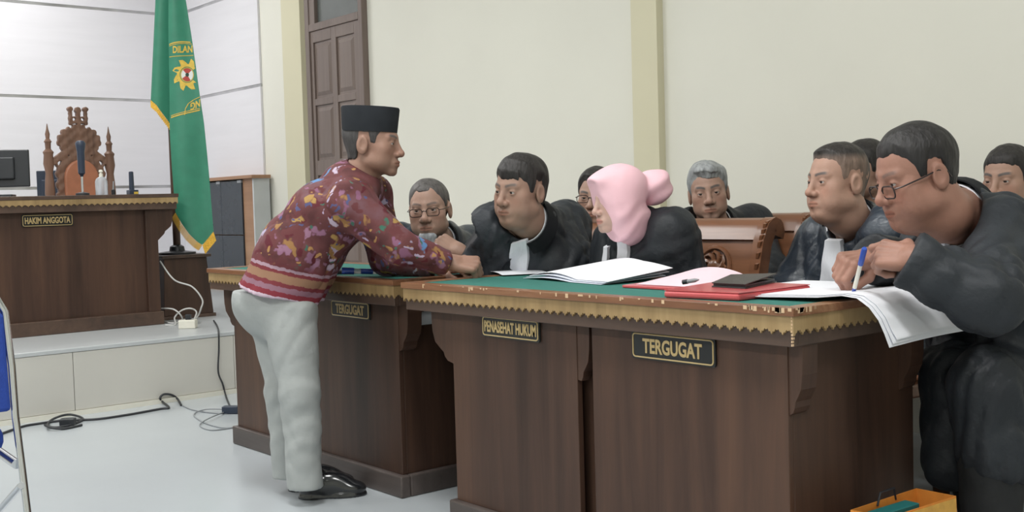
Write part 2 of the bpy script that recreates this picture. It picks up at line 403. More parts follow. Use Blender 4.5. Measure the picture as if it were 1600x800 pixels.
# door with four raised panels and a transom light
dr = empty('door_1', (-7.22, YB, DZ)); struct(dr)
yf = YB - 0.03
dx0, dx1 = -7.63, -6.82
for a, b in ((dx0, dx0+0.06), (dx1-0.05, dx1)): MB().box((a, yf-0.02, DZ), (b, YB, 2.95)).build('door_jamb', M['door'], dr, bevel=0.004)
MB().box((dx0+0.06, yf-0.02, 2.38), (dx1-0.05, YB, 2.435)).build('transom_bar', M['door'], dr, bevel=0.004)
MB().box((dx0+0.06, yf-0.02, 2.89), (dx1-0.05, YB, 2.95)).build('door_head', M['door'], dr, bevel=0.004)
MB().box((dx0+0.06, yf+0.018, 2.435), (dx1-0.05, YB, 2.89)).build('transom_glass', M['glass'], dr)
MB().box((dx0+0.06, yf-0.012, 2.435), (dx0+0.14, YB, 2.89)).build('transom_stile', M['door'], dr)
MB().box((dx0+0.06, yf+0.005, DZ), (dx1-0.05, YB-0.001, 2.38)).build('door_leaf', M['door'], dr)
cols = [(-7.512, -7.286), (-7.186, -6.965)]; rows = [(1.888, 2.276), (1.42, 1.80), (0.62, 1.27)]
for a, b in [(dx0+0.06, -7.53), (-7.27, -7.20), (-6.95, dx1-0.05)]: MB().box((a, yf-0.008, DZ), (b, yf+0.006, 2.38)).build('door_stile', M['door'], dr, bevel=0.003)
for a, b in [(2.294, 2.38), (1.818, 1.87), (1.288, 1.402), (DZ, 0.60)]:
    for (c, d) in [(-7.53, -7.27), (-7.20, -6.95)]: MB().box((c, yf-0.008, a), (d, yf+0.006, b)).build('door_rail', M['door'], dr, bevel=0.003)
for (a, b) in cols:
    for (c, d) in rows:
        MB().rings([[(a,yf+0.006,c),(b,yf+0.006,c),(b,yf+0.006,d),(a,yf+0.006,d)], [(a+.03,yf-0.006,c+.03),(b-.03,yf-0.006,c+.03),(b-.03,yf-0.006,d-.03),(a+.03,yf-0.006,d-.03)]]).build('door_panel', M['door'], dr)

# ------------------------------------------------------------------ desks
def textmesh(txt, size, xs=1.0, extrude=0.0015, bold=0.0):
    cu = bpy.data.curves.new('lettering', 'FONT'); cu.body = txt; cu.size = size; cu.extrude = extrude; cu.align_x = 'CENTER'; cu.align_y = 'CENTER'; cu.offset = bold
    cu.resolution_u = 3
    o = bpy.data.objects.new('lettering', cu); COL.objects.link(o)
    dg = bpy.context.evaluated_depsgraph_get(); me = bpy.data.meshes.new_from_object(o.evaluated_get(dg))
    bpy.data.objects.remove(o); bpy.data.curves.remove(cu)
    me.transform(Matrix.Diagonal((xs, 1, 1, 1)))
    return me
def rrect(w, h, r, n=5):
    pts = []
    for (cx, cy, a0) in ((w/2-r, h/2-r, 0), (-w/2+r, h/2-r, 90), (-w/2+r, -h/2+r, 180), (w/2-r, -h/2+r, 270)):
        for k in range(n+1):
            a = math.radians(a0 + 90*k/n); pts.append((cx + r*math.cos(a), cy + r*math.sin(a)))
    return pts
def nameplate(parent, txt, c, u, nrm, w, h, tw, th):
    """plate centred at c on a face with outward normal nrm and reading direction u"""
    c, u, nrm = (np.array(q, float) for q in (c, u, nrm)); up = np.array([0, 0, 1.0])
    P3 = lambda p, d: c + u*p[0] + up*p[1] + nrm*d
    o = MB().prism([P3(p, 0.0) for p in rrect(w, h, 0.008)], nrm*0.007).build('name_plate', M['plate'], parent)
    MB().tube([P3(p, 0.0075) for p in rrect(w-0.012, h-0.012, 0.009)], 0.0022, 6, True).build('plate_border', M['brass'], o)
    me = textmesh(txt, 1.0, extrude=0.02, bold=0.03)
    co = np.array([v.co[:] for v in me.vertices]); mn, mx = co.min(0), co.max(0)
    co = (co - (mn+mx)/2) / (mx - mn); 
    for v, q in zip(me.vertices, co):
        v.co = P3((q[0]*tw, q[1]*th), 0.0075 + q[2]*0.002)
    link('lettering', me, M['brass'], o)
    o['label'] = 'black name plate with gold border reading ' + txt
    return o
def fret(p0, p1, z0, nrm, h=0.03, period=0.031, th=0.006):
    """gold fretwork strip with a scalloped, toothed lower edge between p0 and p1"""
    p0, p1 = np.array(p0, float), np.array(p1, float); L = np.linalg.norm(p1-p0); d = (p1-p0)/L; n = max(1, int(round(L/period))); top = []; bot = []
    prof = [(0, 0.014), (0.14, 0.006), (0.22, 0.0085), (0.36, 0.001), (0.5, 0.004), (0.64, 0.001), (0.78, 0.0085), (0.86, 0.006)]
    m = MB(); pts = []
    for i in range(n):
        for (t, dzz) in prof: pts.append(((i+t)*L/n, z0 - h - dzz))
    pts.append((L, z0 - h - 0.014))
    vs = []; fs = []; nn = len(pts); e = np.array(nrm, float)*th
    for (s, z) in pts:
        b = p0 + d*s
        vs += [(b[0], b[1], z0), (b[0], b[1], z), (b[0]+e[0], b[1]+e[1], z0), (b[0]+e[0], b[1]+e[1], z)]
    for i in range(nn-1):
        a, b = 4*i, 4*(i+1)
        fs += [(a, a+1, b+1, b), (a+2, b+2, b+3, a+3), (a+1, a+3, b+3, b+1), (a, b, b+2, a+2)]
    fs += [(0, 2, 3, 1), (4*(nn-1), 4*(nn-1)+1, 4*(nn-1)+3, 4*(nn-1)+2)]
    return m.add(vs, fs)
def corbel(x, y0, y1, zt, sgn, out=0.10, ht=0.17, ax=0):
    """scroll bracket whose profile projects along x (ax 0) or y (ax 1) with sign sgn"""
    prof = [(0, 0), (out, 0), (out, -0.03), (out*0.97, -0.07), (out*0.86, -0.105), (out*0.62, -0.125), (out*0.48, -0.135), (out*0.42, -0.15), (out*0.3, -0.162), (0, -ht)]
    if ax == 0: return MB().prism([(x + sgn*p, y0, zt + q) for p, q in prof], (0, y1-y0, 0))
    return MB().prism([(y0, x + sgn*p, zt + q) for p, q in prof], (y1-y0, 0, 0))
def desk(name, label, x0, x1, yf, bodies, yb0, zt, z0, depth, side_depth, lab_end=True):
    """bench with felt top, facing -y; bodies: list of x ranges of the front panels"""
    e = empty(name, ((x0+x1)/2, yf+depth/2, z0), label, 'desk')
    yb = yf + depth; rw = 0.045
    # rim of four mitred boards
    for nm, poly in (('f', [(x0,yf),(x1,yf),(x1-rw,yf+rw),(x0+rw,yf+rw)]), ('b', [(x0,yb),(x0+rw,yb-rw),(x1-rw,yb-rw),(x1,yb)]), ('l', [(x0,yf),(x0+rw,yf+rw),(x0+rw,yb-rw),(x0,yb)]), ('r', [(x1,yf),(x1,yb),(x1-rw,yb-rw),(x1-rw,yf+rw)])):
        MB().prism([(a, b, zt-0.02) for a, b in poly], (0, 0, 0.02)).build('rim_board', M['rim'], e, bevel=0.002)
    MB().box((x0+rw, yf+rw, zt-0.02), (x1-rw, yb-rw, zt-0.003)).build('felt_top', M['felt'], e)
    i = 0.012
    MB().box((x0+i, yf+i, zt-0.092), (x1-i, yf+i+0.022, zt-0.02)).build('apron', M['desk_h'], e, bevel=0.002)
    for a in (x0+i, x1-i-0.022): MB().box((a, yf+i+0.022, zt-0.092), (a+0.022, yb-i, zt-0.02)).build('apron', M['desk_h'], e, bevel=0.002)
    fret((x0+i-0.006, yf+i-0.006, 0), (x1-i+0.006, yf+i-0.006, 0), zt-0.0205, (0, 1, 0)).build('fretwork', M['gold'], e)
    fret((x0+i-0.006, yf+i, 0), (x0+i-0.006, yb-i, 0), zt-0.0205, (1, 0, 0)).build('fretwork', M['gold'], e)
    fret((x1-i, yf+i, 0), (x1-i, yb-i, 0), zt-0.0205, (1, 0, 0)).build('fretwork', M['gold'], e)
    MB().box((x0+i+0.03, yf+i+0.03, zt-0.06), (x1-i-0.03, yb-i, zt-0.021)).build('underside', M['desk_h'], e)
    for k, (a, b) in enumerate(bodies):
        MB().box((a, yb0, z0+0.08), (b, yb0+0.02, zt-0.085)).build('front_panel', M['desk'], e, bevel=0.002)
    ba, bb = bodies[0][0], bodies[-1][1]
    if len(bodies) > 1: MB().box((ba+0.05, yb0+0.045, z0+0.02), (bb-0.05, yb0+0.06, zt-0.085)).build('back_panel', M['desk'], e)
    for a in (ba, bb-0.02): MB().box((a, yb0+0.02, z0+0.08), (a+0.02, yb0+side_depth, zt-0.085)).build('side_panel', M['desk'], e, bevel=0.002)
    # plinth
    for (a, b) in bodies:
        lo = a-0.02 if a == ba else a+0.006; hi = b+0.02 if b == bb else b-0.006
        MB().box((lo, yb0-0.02, z0), (hi, yb0+0.02, z0+0.08)).build('plinth', M['plinth'], e, bevel=0.006)
    for a in (ba-0.02, bb-0.02): MB().box((a, yb0+0.021, z0), (a+0.04, yb0+side_depth, z0+0.08)).build('plinth', M['plinth'], e, bevel=0.006)
    # corbels under the overhanging ends
    for yy in (yb0+0.004, yb0+side_depth-0.07):
        corbel(ba+0.001, yy, yy+0.06, zt-0.092, -1, out=min(0.12, ba-x0-0.02)).build('corbel', M['desk'], e)
        if x1 - bb > 0.03: corbel(bb-0.001, yy, yy+0.06, zt-0.092, 1, out=max(0.03, x1-bb-0.015)).build('corbel', M['desk'], e)
    return e
TZ = 0.788
dk2 = desk('defence_bench', 'dark wooden bench with plates PENASEHAT HUKUM and TERGUGAT, nearest the camera', -3.135, -1.545, 2.117, [(-2.915, -2.325), (-2.262, -1.60)], 2.165, TZ, 0, 0.60, 0.545)
corbel(-2.325, 2.168, 2.20, TZ-0.092, 1, out=0.05, ht=0.16).build('corbel', M['desk'], dk2)
nameplate(dk2, 'PENASEHAT HUKUM', (-2.613, 2.165, 0.6645), (1, 0, 0), (0, -1, 0), 0.272, 0.068, 0.245, 0.036)
nameplate(dk2, 'TERGUGAT', (-1.956, 2.165, 0.6575), (1, 0, 0), (0, -1, 0), 0.288, 0.074, 0.205, 0.04)
dk1 = desk('defence_bench', 'dark wooden bench with one TERGUGAT plate, behind the standing man', -4.745, -3.245, 2.16, [(-4.625, -3.32)], 2.225, TZ, 0, 0.60, 0.545)
nameplate(dk1, 'TERGUGAT', (-3.63, 2.225, 0.66), (1, 0, 0), (0, -1, 0), 0.272, 0.066, 0.20, 0.037)
sl = MB().box((-3.3195, 2.275, 0.612), (-3.315, 2.40, 0.66)).build('inventory_sticker', M['cab_side'], dk1)
MB().lathe((0, 0, 0), [(0.009, 0), (0.009, 0.001)], 12).build('sticker_emblem', M['blue_pl'], sl).matrix_local = Matrix.Translation((-3.315, 2.30, 0.636)) @ Matrix.Rotation(math.pi/2, 4, 'Y')
# worn pale chips along the near rim
rg = np.random.RandomState(3)
chips = MB()
for k in range(42):
    xx = rg.uniform(-3.1, -1.56) if k < 26 else rg.uniform(-1.7, -1.55); s = rg.uniform(0.003, 0.012)
    chips.box((xx, 2.1162, TZ-0.002-rg.rand()*0.012), (xx+s, 2.118, TZ-0.0005))
for k in range(12):
    yy = rg.uniform(2.12, 2.2); chips.box((-1.546, yy, TZ-0.004-rg.rand()*0.01), (-1.5442, yy+rg.uniform(.003, .012), TZ-0.0005))
for k in range(9): 
    z = TZ - 0.02 - k*0.008; chips.box((-1.5575, 2.1225, z-0.005), (-1.552-rg.rand()*0.003, 2.1295, z))
o = chips.build('edge_chips', plain('bare chipped wood', srgb(206, 176, 142), 0.7), dk2); o['kind'] = 'stuff'
# judges' bench on the dais, facing +x
JX = -6.70
jd = empty('judge_bench', (JX-0.4, 1.2, DZ), 'wooden judge bench with plate HAKIM ANGGOTA on the raised platform', 'desk')
jt, jy0, jy1 = 1.157, -1.2, 2.862
MB().box((JX-0.75, jy0, jt-0.022), (JX+0.06, jy1, jt)).build('bench_top', M['desk_h'], jd, bevel=0.003)
MB().box((JX-0.74, jy0, jt-0.095), (JX+0.05, jy1-0.012, jt-0.022)).build('apron', M['desk_h'], jd, bevel=0.002)
fret((JX+0.051, jy0, 0), (JX+0.051, jy1-0.006, 0), jt-0.0225, (1, 0, 0), h=0.026, period=0.034).build('fretwork', M['gold'], jd)
fret((JX-0.74, jy1-0.0115, 0), (JX+0.05, jy1-0.0115, 0), jt-0.0225, (0, 1, 0), h=0.026, period=0.034).build('fretwork', M['gold'], jd)
MB().box((JX-0.03, jy0, DZ+0.08), (JX, 2.66, jt-0.095)).build('front_panel', M['desk'], jd, bevel=0.002)
MB().box((JX-0.6, 2.66, DZ+0.08), (JX+0.022, 2.735, jt-0.095)).build('corner_post', M['desk'], jd, bevel=0.004)
MB().box((JX-0.62, jy0, DZ), (JX+0.03, 2.75, DZ+0.082)).build('plinth', M['desk_h'], jd, bevel=0.005)
corbel(2.734, JX-0.06, JX+0.02, jt-0.095, 1, out=0.10, ht=0.19, ax=1).build('corbel', M['desk'], jd)
nameplate(jd, 'HAKIM ANGGOTA', (JX, 2.088, 1.017), (0, 1, 0), (1, 0, 0), 0.288, 0.072, 0.255, 0.038)

# ------------------------------------------------------------------ judges' area
# carved chair behind the judge bench
TX = -7.95
th = empty('carved_judge_chair', (TX, 2.71, DZ), 'tall carved wooden chair with tan leather back behind the judge bench', 'chair')
def post(yc, zt):
    b = DZ + 0.0
    pr = [(0.02,0),(0.03,0.03),(0.022,0.10),(0.032,0.3),(0.026,0.5),(0.034,0.72),(0.026,0.78),(0.034,0.82),(0.03,0.9),(0.024,0.96),(0.036,1.02),(0.03,1.08),(0.036,1.10),(0.018,1.12),(0.02,1.16),(0.026,1.17),(0.012,1.19),(0.016,1.22),(0.008,1.25),(0.002,1.29)]
    k = (zt - b)/1.29
    return MB().lathe((TX, yc, b), [(r, z*k) for r, z in pr], 14)
post(2.505, 1.672).build('post', M['throne'], th, sm=True); post(2.925, 1.66).build('post', M['throne'], th, sm=True)
yc = 2.716
def crest_fn(P):
    q = P - A(TX, yc, 0); y = np.abs(q[:, 1]); z = q[:, 2]; x = q[:, 0]
    c = lambda cy, cz, r: np.sqrt((y-cy)**2 + (z-cz)**2) - r
    d = np.minimum(c(0, 1.565, 0.075), c(0.07, 1.565, 0.062))
    d = smin(d, c(0.095, 1.55, 0.05), 0.01)
    for (a, b, r) in [(0.10,1.615,0.022),(0.062,1.63,0.026),(0.125,1.58,0.02),(0.13,1.54,0.022),(0.11,1.505,0.02),(0.03,1.645,0.024)]: d = np.minimum(d, c(a, b, r))
    # three-knobbed crown
    d = np.minimum(d, np.maximum(np.abs(y) - 0.014, np.abs(z-1.70) - 0.07)); d = np.minimum(d, c(0, 1.77, 0.022))
    d = np.minimum(d, np.maximum(np.abs(y-0.052) - 0.011, np.abs(z-1.70) - 0.07)); d = np.minimum(d, c(0.052, 1.775, 0.018)); d = np.minimum(d, c(0.03, 1.70, 0.026))
    d = np.maximum(d, -c(0.03, 1.705, 0.011)); d = np.maximum(d, -c(0.055, 1.655, 0.012)); d = np.maximum(d, -c(0.078, 1.505, 0.007))
    # neck and sloping arms to the posts
    d = np.minimum(d, np.maximum(y - 0.075, np.abs(z-1.47) - 0.06))
    seg = lambda a0, b0, a1, b1, r: cap(np.stack([np.zeros_like(y), y, z], 1), (0, a0, b0), (0, a1, b1), r, r)
    d = np.minimum(d, seg(0.06, 1.50, 0.20, 1.40, 0.022))
    # pierced frame down both sides of the leather
    fr = np.minimum(np.minimum(seg(0.095, 1.44, 0.135, 1.36, 0.018), seg(0.135, 1.36, 0.14, 0.85, 0.02)), seg(0.06, 1.43, 0.135, 1.36, 0.025))
    for k in range(7): fr = np.minimum(fr, np.abs(c(0.137, 1.40-0.075*k, 0.026)) - 0.008)
    d = np.minimum(d, fr)
    return np.maximum(d + 0.0012*np.sin(y*210)*np.sin(z*190), np.abs(x) - 0.018 - 0.004*np.sin(y*80)*np.cos(z*90))
v, q = nets(crest_fn, (TX-0.05, yc-0.24, 0.8), (TX+0.05, yc+0.24, 1.83), 0.006)
link('carved_crest', vmesh('carved_crest', v, q), M['throne'], th)
pad = [(TX+0.0, yc + 0.118*math.cos(a), 1.30 + 0.125*math.sin(a)) for a in np.linspace(0, math.pi, 13)] + [(TX, yc-0.118, 0.86), (TX, yc+0.118, 0.86)]
MB().prism(pad, (0.035, 0, 0)).build('back_cushion', M['throne_pad'], th, bevel=0.012)
MB().box((TX-0.03, 2.47, 0.80), (TX+0.5, 2.96, 0.87)).build('seat', M['throne_pad'], th, bevel=0.02)
for yy in (2.5, 2.93): MB().lathe((TX+0.46, yy, DZ), [(0.02,0),(0.03,0.05),(0.022,0.2),(0.034,0.38),(0.03,0.446)], 12).build('leg', M['throne'], th, sm=True)

# two monitors beside the chair
def monitor(label, c, yaw, wd, ht, mat, lean=0.0):
    e = empty('monitor', (c[0], c[1], c[2]), label, 'monitor')
    u = np.array([math.cos(yaw), math.sin(yaw), 0]); n = np.array([-math.sin(yaw), math.cos(yaw), 0]); up = np.array([0, 0, 1.0]) + n*lean; c = np.array(c, float)
    MB().obox(c + up*(0.06+ht/2), u*wd/2, n*0.012, up*ht/2).build('screen_housing', mat, e, bevel=0.006)
    MB().obox(c + up*(0.06+ht/2) - n*0.02, u*wd*0.3, n*0.012, up*ht*0.3).build('back_bulge', mat, e, bevel=0.008)
    MB().obox(c + up*0.07, u*0.03, n*0.012, up*0.08).build('stand_neck', M['black'], e, bevel=0.003)
    MB().obox(c + np.array([0,0,0.008]), u*0.11, n*0.08, np.array([0,0,0.008])).build('stand_base', M['black'], e, bevel=0.004)
    return e
monitor('black monitor on the judge bench at the left picture edge', (JX-0.30, 1.885, jt+0.001), math.radians(66), 0.40, 0.22, M['black'], 0.05)
monitor('narrow dark monitor seen behind the carved judge chair post', (TX-0.62, 2.715, DZ+0.621), math.radians(48), 0.22, 0.34, M['dkblue'])
st = MB().box((TX-0.95, 2.1, DZ+0.58), (TX-0.35, 3.0, DZ+0.62)); e = empty('side_table', (TX-0.65, 2.55, DZ), 'small steel-legged table behind the carved judge chair', 'table')
st.build('table_top', M['cab_side'], e, bevel=0.004)
for xx in (TX-0.92, TX-0.38):
    for yy in (2.13, 2.97): MB().tube([(xx, yy, DZ), (xx, yy, DZ+0.58)], 0.012).build('leg', M['chrome'], e, sm=True)
# things on the bench
def onjudge(px, dx): 
    d = ROT @ _ray(px, 300); t = (JX - dx) / d[0]; return (JX - dx, (d*t)[1], jt)
mc = onjudge(129, 0.16)
e = empty('microphone', mc, 'dark blue gooseneck microphone in front of the carved chair', 'microphone')
MB().lathe((mc[0], mc[1], jt), [(0.04,0.0005),(0.04,0.015),(0.012,0.022)], 16).build('base', M['black'], e, sm=True)
MB().tube([(mc[0], mc[1], jt+0.02), (mc[0], mc[1], jt+0.125)], 0.007).build('stem', M['chrome'], e, sm=True)
MB().lathe((mc[0], mc[1], jt+0.115), [(0.009,0),(0.011,0.01),(0.02,0.02),(0.021,0.06),(0.022,0.15),(0.027,0.18),(0.03,0.2),(0.022,0.214),(0.004,0.218)], 16).build('microphone_head', M['dkblue'], e, sm=True)
bc = onjudge(159, 0.14)
e = empty('sanitizer_bottle', bc, 'clear plastic hand sanitizer bottle with white cap on the judge bench', 'bottle')
MB().lathe(bc, [(0.03,0.0005),(0.033,0.006),(0.033,0.085),(0.028,0.10),(0.014,0.112)], 18, 1, 1.1).build('body', M['clear'], e, sm=True)
MB().lathe((bc[0], bc[1], jt+0.112), [(0.012,0),(0.012,0.018),(0.008,0.02),(0.008,0.03),(0.013,0.03),(0.011,0.042),(0.003,0.044)], 14).build('cap', M['white_pl'], e, sm=True)
pc = onjudge(177, 0.14)
e = empty('pen_holder', pc, 'small black holder with grey pen between bottle and radio handset', 'pen holder')
MB().lathe(pc, [(0.011,0.0005),(0.012,0.03),(0.008,0.034)], 12).build('holder', M['black'], e, sm=True)
MB().tube([(pc[0], pc[1], jt+0.03), (pc[0], pc[1]+0.004, jt+0.085)], [0.006, 0.004]).build('pen', M['cable_g'], e, sm=True)
rc = onjudge(207, 0.14)
e = empty('radio_handset', rc, 'upright black radio handset on a square base with yellow sticker', 'radio')
MB().box((rc[0]-0.03, rc[1]-0.028, jt+0.0005), (rc[0]+0.03, rc[1]+0.028, jt+0.03)).build('base', M['dkblue'], e, bevel=0.004)
MB().lathe((rc[0], rc[1]-0.004, jt+0.03), [(0.016,0),(0.015,0.05),(0.014,0.11),(0.010,0.114)], 12).build('handset', M['dkblue'], e, sm=True)
MB().box((rc[0]+0.03, rc[1]-0.002, jt+0.004), (rc[0]+0.031, rc[1]+0.024, jt+0.018)).build('sticker', M['emb_y'], e)

# cabinet in the corner
e = empty('cabinet', (-8.8, 4.3, DZ), 'cabinet with wooden top, dark glass doors and pale side by the wall', 'cabinet')
cx0, cx1, cy0, cz = -9.3, -8.345, 4.235, 1.297
MB().box((cx0-0.02, cy0-0.03, cz), (cx1+0.03, YB-0.022, cz+0.028)).build('cabinet_top', M['cab_wood'], e, bevel=0.003)
for a in (cx0, cx1-0.022): MB().box((a, cy0, DZ), (a+0.022, YB-0.022, cz)).build('side_panel', M['cab_side'], e)
MB().box((cx0+0.022, YB-0.04, DZ), (cx1-0.022, YB-0.022, cz)).build('back_board', M['cab_side'], e)
MB().box((cx0+0.022, cy0+0.02, DZ+0.47), (cx1-0.022, YB-0.05, DZ+0.488)).build('shelf', M['cab_wood'], e)
MB().box((cx0+0.022, cy0+0.02, DZ), (cx1-0.022, YB-0.05, DZ+0.05)).build('bottom_board', M['cab_wood'], e)
MB().box((cx1-0.19, cy0+0.0, DZ+0.05), (cx1-0.022, cy0+0.016, cz-0.001)).build('front_stile', M['cab_wood'], e)
for (a, b) in ((cx0+0.024, cx0+0.375), (cx0+0.379, cx1-0.192)):
    for (z0, z1) in ((DZ+0.055, DZ+0.475), (DZ+0.483, cz-0.012)):
        dd = MB().box((a, cy0-0.014, z0), (b, cy0-0.001, z1)).build('glass_door', M['cab_dark'], e, bevel=0.002)
for a in (cx0+0.3, cx1-0.26): MB().box((a, cy0-0.018, cz-0.03), (a+0.07, cy0-0.003, cz-0.008)).build('hinge', M['cable_g'], e)

# pedestal and flag
pb = [(-6.90, 2.845), (-6.90, 3.18), (-7.24, 3.18), (-7.24, 2.845)]
e = empty('pedestal', (-7.07, 3.012, DZ), 'tapering dark wooden pedestal under the green flag', 'pedestal')
def pring(k, z): 
    cx, cy = -7.07, 3.012; return [(cx + (x-cx)*k, cy + (y-cy)*k, z) for x, y in pb]
MB().rings([pring(1.0, DZ+0.022), pring(0.86, 0.745)]).build('body', M['desk'], e, bevel=0.003)
MB().rings([pring(1.07, DZ), pring(1.07, DZ+0.022)]).build('base_board', M['desk_h'], e, bevel=0.003)
MB().rings([pring(1.0, 0.745), pring(1.0, 0.765)]).build('top_board', M['desk_h'], e, bevel=0.003)
PX, PY = -7.07, 3.02
fl = empty('flag_on_pole', (PX, PY, 0.766), 'green flag with yellow fringe and round court emblem hanging from wooden pole', 'flag')
MB().lathe((PX, PY, 0.766), [(0.12,0),(0.12,0.012),(0.05,0.022),(0.045,0.05),(0.028,0.06)], 20).build('pole_base', M['black'], fl, sm=True)
MB().tube([(PX, PY, 0.79), (PX, PY, 2.95)], 0.024, 14).build('pole', M['desk'], fl, sm=True)
MB().lathe((PX, PY, 2.95), [(0.024,0),(0.035,0.01),(0.02,0.03),(0.03,0.06),(0.02,0.1),(0.002,0.16)], 14).build('finial', M['brass'], fl, sm=True)
FD = float(-(ROT.T @ (np.array([PX+0.14, PY-0.06, 1.5]) - CAM))[2])      # depth of the hanging cloth
_r = np.array([ROT[0][0], ROT[1][0], 0]); _r /= np.linalg.norm(_r)        # cloth hangs in the plane facing the courtroom
_n = np.array([_r[1], -_r[0], 0])
def FP(px, py, off=0.0):
    p = W(px, py, FD)
    return p + _n*off
lerp = lambda a, b, t: a + (b-a)*t
def polyx(pts, y): return float(np.interp(y, [p[1] for p in pts], [p[0] for p in pts]))
Ledge = [(246, -120), (241, 0), (234, 156)]; Lr = [(278, -120), (276, 0), (274, 215)]
Bl = [(263, -120), (264, 0), (266, 205), (275, 332)]; Br = [(282, -120), (290, 0), (318, 190), (333, 362)]
def sheetA(s, t):
    yb = np.interp(s, [0, 0.25, 0.5, 0.75, 1], [156, 164, 180, 196, 214]); y = lerp(-120, yb, t)
    x = lerp(polyx(Ledge, y), polyx(Lr, y), s); off = -0.03 + 0.028*math.sin(s*5.2+0.4) * (0.4+0.6*t)
    return FP(x, y, off)
def boff(s, y): return 0.01 + 0.026*math.sin(s*4.6+0.2)*(0.35+0.65*min(1, (y+120)/480)) + 0.006*math.sin(y*0.03+s*3)
def sheetB(s, t):
    yb = np.interp(s, [0, 0.2, 0.4, 0.6, 0.72, 1], [332, 350, 366, 378, 383, 362]); y = lerp(-120, yb, t)
    return FP(lerp(polyx(Bl, y), polyx(Br, y), s), y, boff(s, y))
def gridsheet(fn, nu, nv, th, nvec):
    m = MB(); nvec = np.array(nvec)
    top = [[fn(i/nu, j/nv) for i in range(nu+1)] for j in range(nv+1)]
    vs = [p for r in top for p in r] + [p - nvec*th for r in top for p in r]; n = nu+1; o = n*(nv+1); fs = []
    for j in range(nv):
        for i in range(nu):
            a = j*n+i; fs += [(a, a+1, a+n+1, a+n), (o+a, o+a+n, o+a+n+1, o+a+1)]
    for i in range(nu): fs += [(i, o+i, o+i+1, i+1), (nv*n+i, nv*n+i+1, o+nv*n+i+1, o+nv*n+i)]
    for j in range(nv): fs += [(j*n, (j+1)*n, o+(j+1)*n, o+j*n), (j*n+nu, o+j*n+nu, o+(j+1)*n+nu, (j+1)*n+nu)]
    return m.add(vs, fs)
mA = gridsheet(sheetA, 16, 24, 0.003, _n); mB = gridsheet(sheetB, 20, 40, 0.003, _n)
mA.add(mB.v, mB.f)
cl = mA.build('flag_cloth', M['flag'], fl); smooth(cl.data, 60)
def fringe(fn, s0, s1, n, ln, dirn):
    m = MB()
    for i in range(n):
        s = lerp(s0, s1, (i+0.5)/n); p = np.array(fn(s, 1.0)) + _n*0.001; w = 0.006
        m.obox(p + np.array(dirn)*ln/2 + _n*0.001*(i % 3), _r*w*0.55, _n*0.002, np.array(dirn)*ln/2)
    return m
fringe(sheetA, 0, 1, 26, 0.045, (0, 0, -1)).build('fringe', M['fringe'], fl)
fringe(sheetB, 0, 0.72, 34, 0.042, tuple(_r*-0.6 + np.array([0,0,-0.8]))).build('fringe', M['fringe'], fl)
fringe(sheetB, 0.72, 1, 14, 0.06, tuple(_r*0.25 + np.array([0,0,-0.95]))).build('fringe', M['fringe'], fl)
# emblem, embroidered on the front sheet; ex, ey in units of the emblem radius
EC, ERX, ERY = (292.0, 122.0), 52.0, 60.0
def EP(px, py, off):
    s = (px - polyx(Bl, py)) / (polyx(Br, py) - polyx(Bl, py)); s = min(1, max(0, s))
    return FP(lerp(polyx(Bl, py), polyx(Br, py), s), py, boff(s, py) + off)
def clipin(px, py): return polyx(Bl, py)+0.6 <= px <= polyx(Br, py)-0.6
def emb_ring(rx0, ry0, rx1, ry1, a0, a1, n, off, cen):
    m = MB()
    for i in range(n):
        qs = []
        for (a, k) in ((i, 0), (i+1, 0), (i+1, 1), (i, 1)):
            t = math.radians(lerp(a0, a1, a/n)); rx, ry = (rx0, ry0) if k == 0 else (rx1, ry1)
            qs.append((cen[0] + rx*math.cos(t), cen[1] - ry*math.sin(t)))
        if all(clipin(*p) for p in qs): m.add([EP(p[0], p[1], off) for p in qs] + [EP(p[0], p[1], off-0.0016) for p in qs], [(0,1,2,3),(0,4,5,1),(1,5,6,2),(2,6,7,3),(3,7,4,0)])
    return m
GC = (293.0, 117.0)
m = MB()
for (x, y) in ((0, 0),):
    for (yy, sl_) in ((65.0, -0.02), (184.0, -0.28)):       # outer rim lines at top and bottom
        for i in range(24):
            xa, xb = 264 + i*2.2, 264 + (i+1)*2.2
            ya = yy + sl_*(xa-272) + (0.03*(xa-290)**2*0.25 if yy < 100 else 0); yb_ = yy + sl_*(xb-272) + (0.03*(xb-290)**2*0.25 if yy < 100 else 0)
            for dy in ((0, 1.8), (3.0, 4.0)) if yy < 100 else ((-1.8, 0), (-4.2, -3.2)):
                qs = [(xa, ya+dy[0]), (xb, yb_+dy[0]), (xb, yb_+dy[1]), (xa, ya+dy[1])]
                if all(clipin(*p) for p in qs): m.add([EP(p[0], p[1], 0.002) for p in qs], [(0,1,2,3)])
    for i in range(20):                                      # inner line under the lettering
        xa, xb = 264 + i*2.2, 264 + (i+1)*2.2; f_ = lambda x: 89 - 0.10*(x-268)
        qs = [(xa, f_(xa)), (xb, f_(xb)), (xb, f_(xb)+1), (xa, f_(xa)+1)]
        if all(clipin(*p) for p in qs): m.add([EP(p[0], p[1], 0.002) for p in qs], [(0,1,2,3)])
    m.build('emblem_border', M['emb_y'], fl)['kind'] = 'stuff'; m = MB()
    pl = [(290, 180), (291, 170), (295, 162), (302, 156), (312, 151), (316, 149)]
    for a, b in zip(pl[:-1], pl[1:]): m.add([EP(a[0], a[1], 0.002), EP(b[0], b[1], 0.002), EP(b[0]+0.8, b[1]+1, 0.002), EP(a[0]+1, a[1]+0.4, 0.002)], [(0,1,2,3)])
m.build('emblem_border', M['emb_y'], fl)
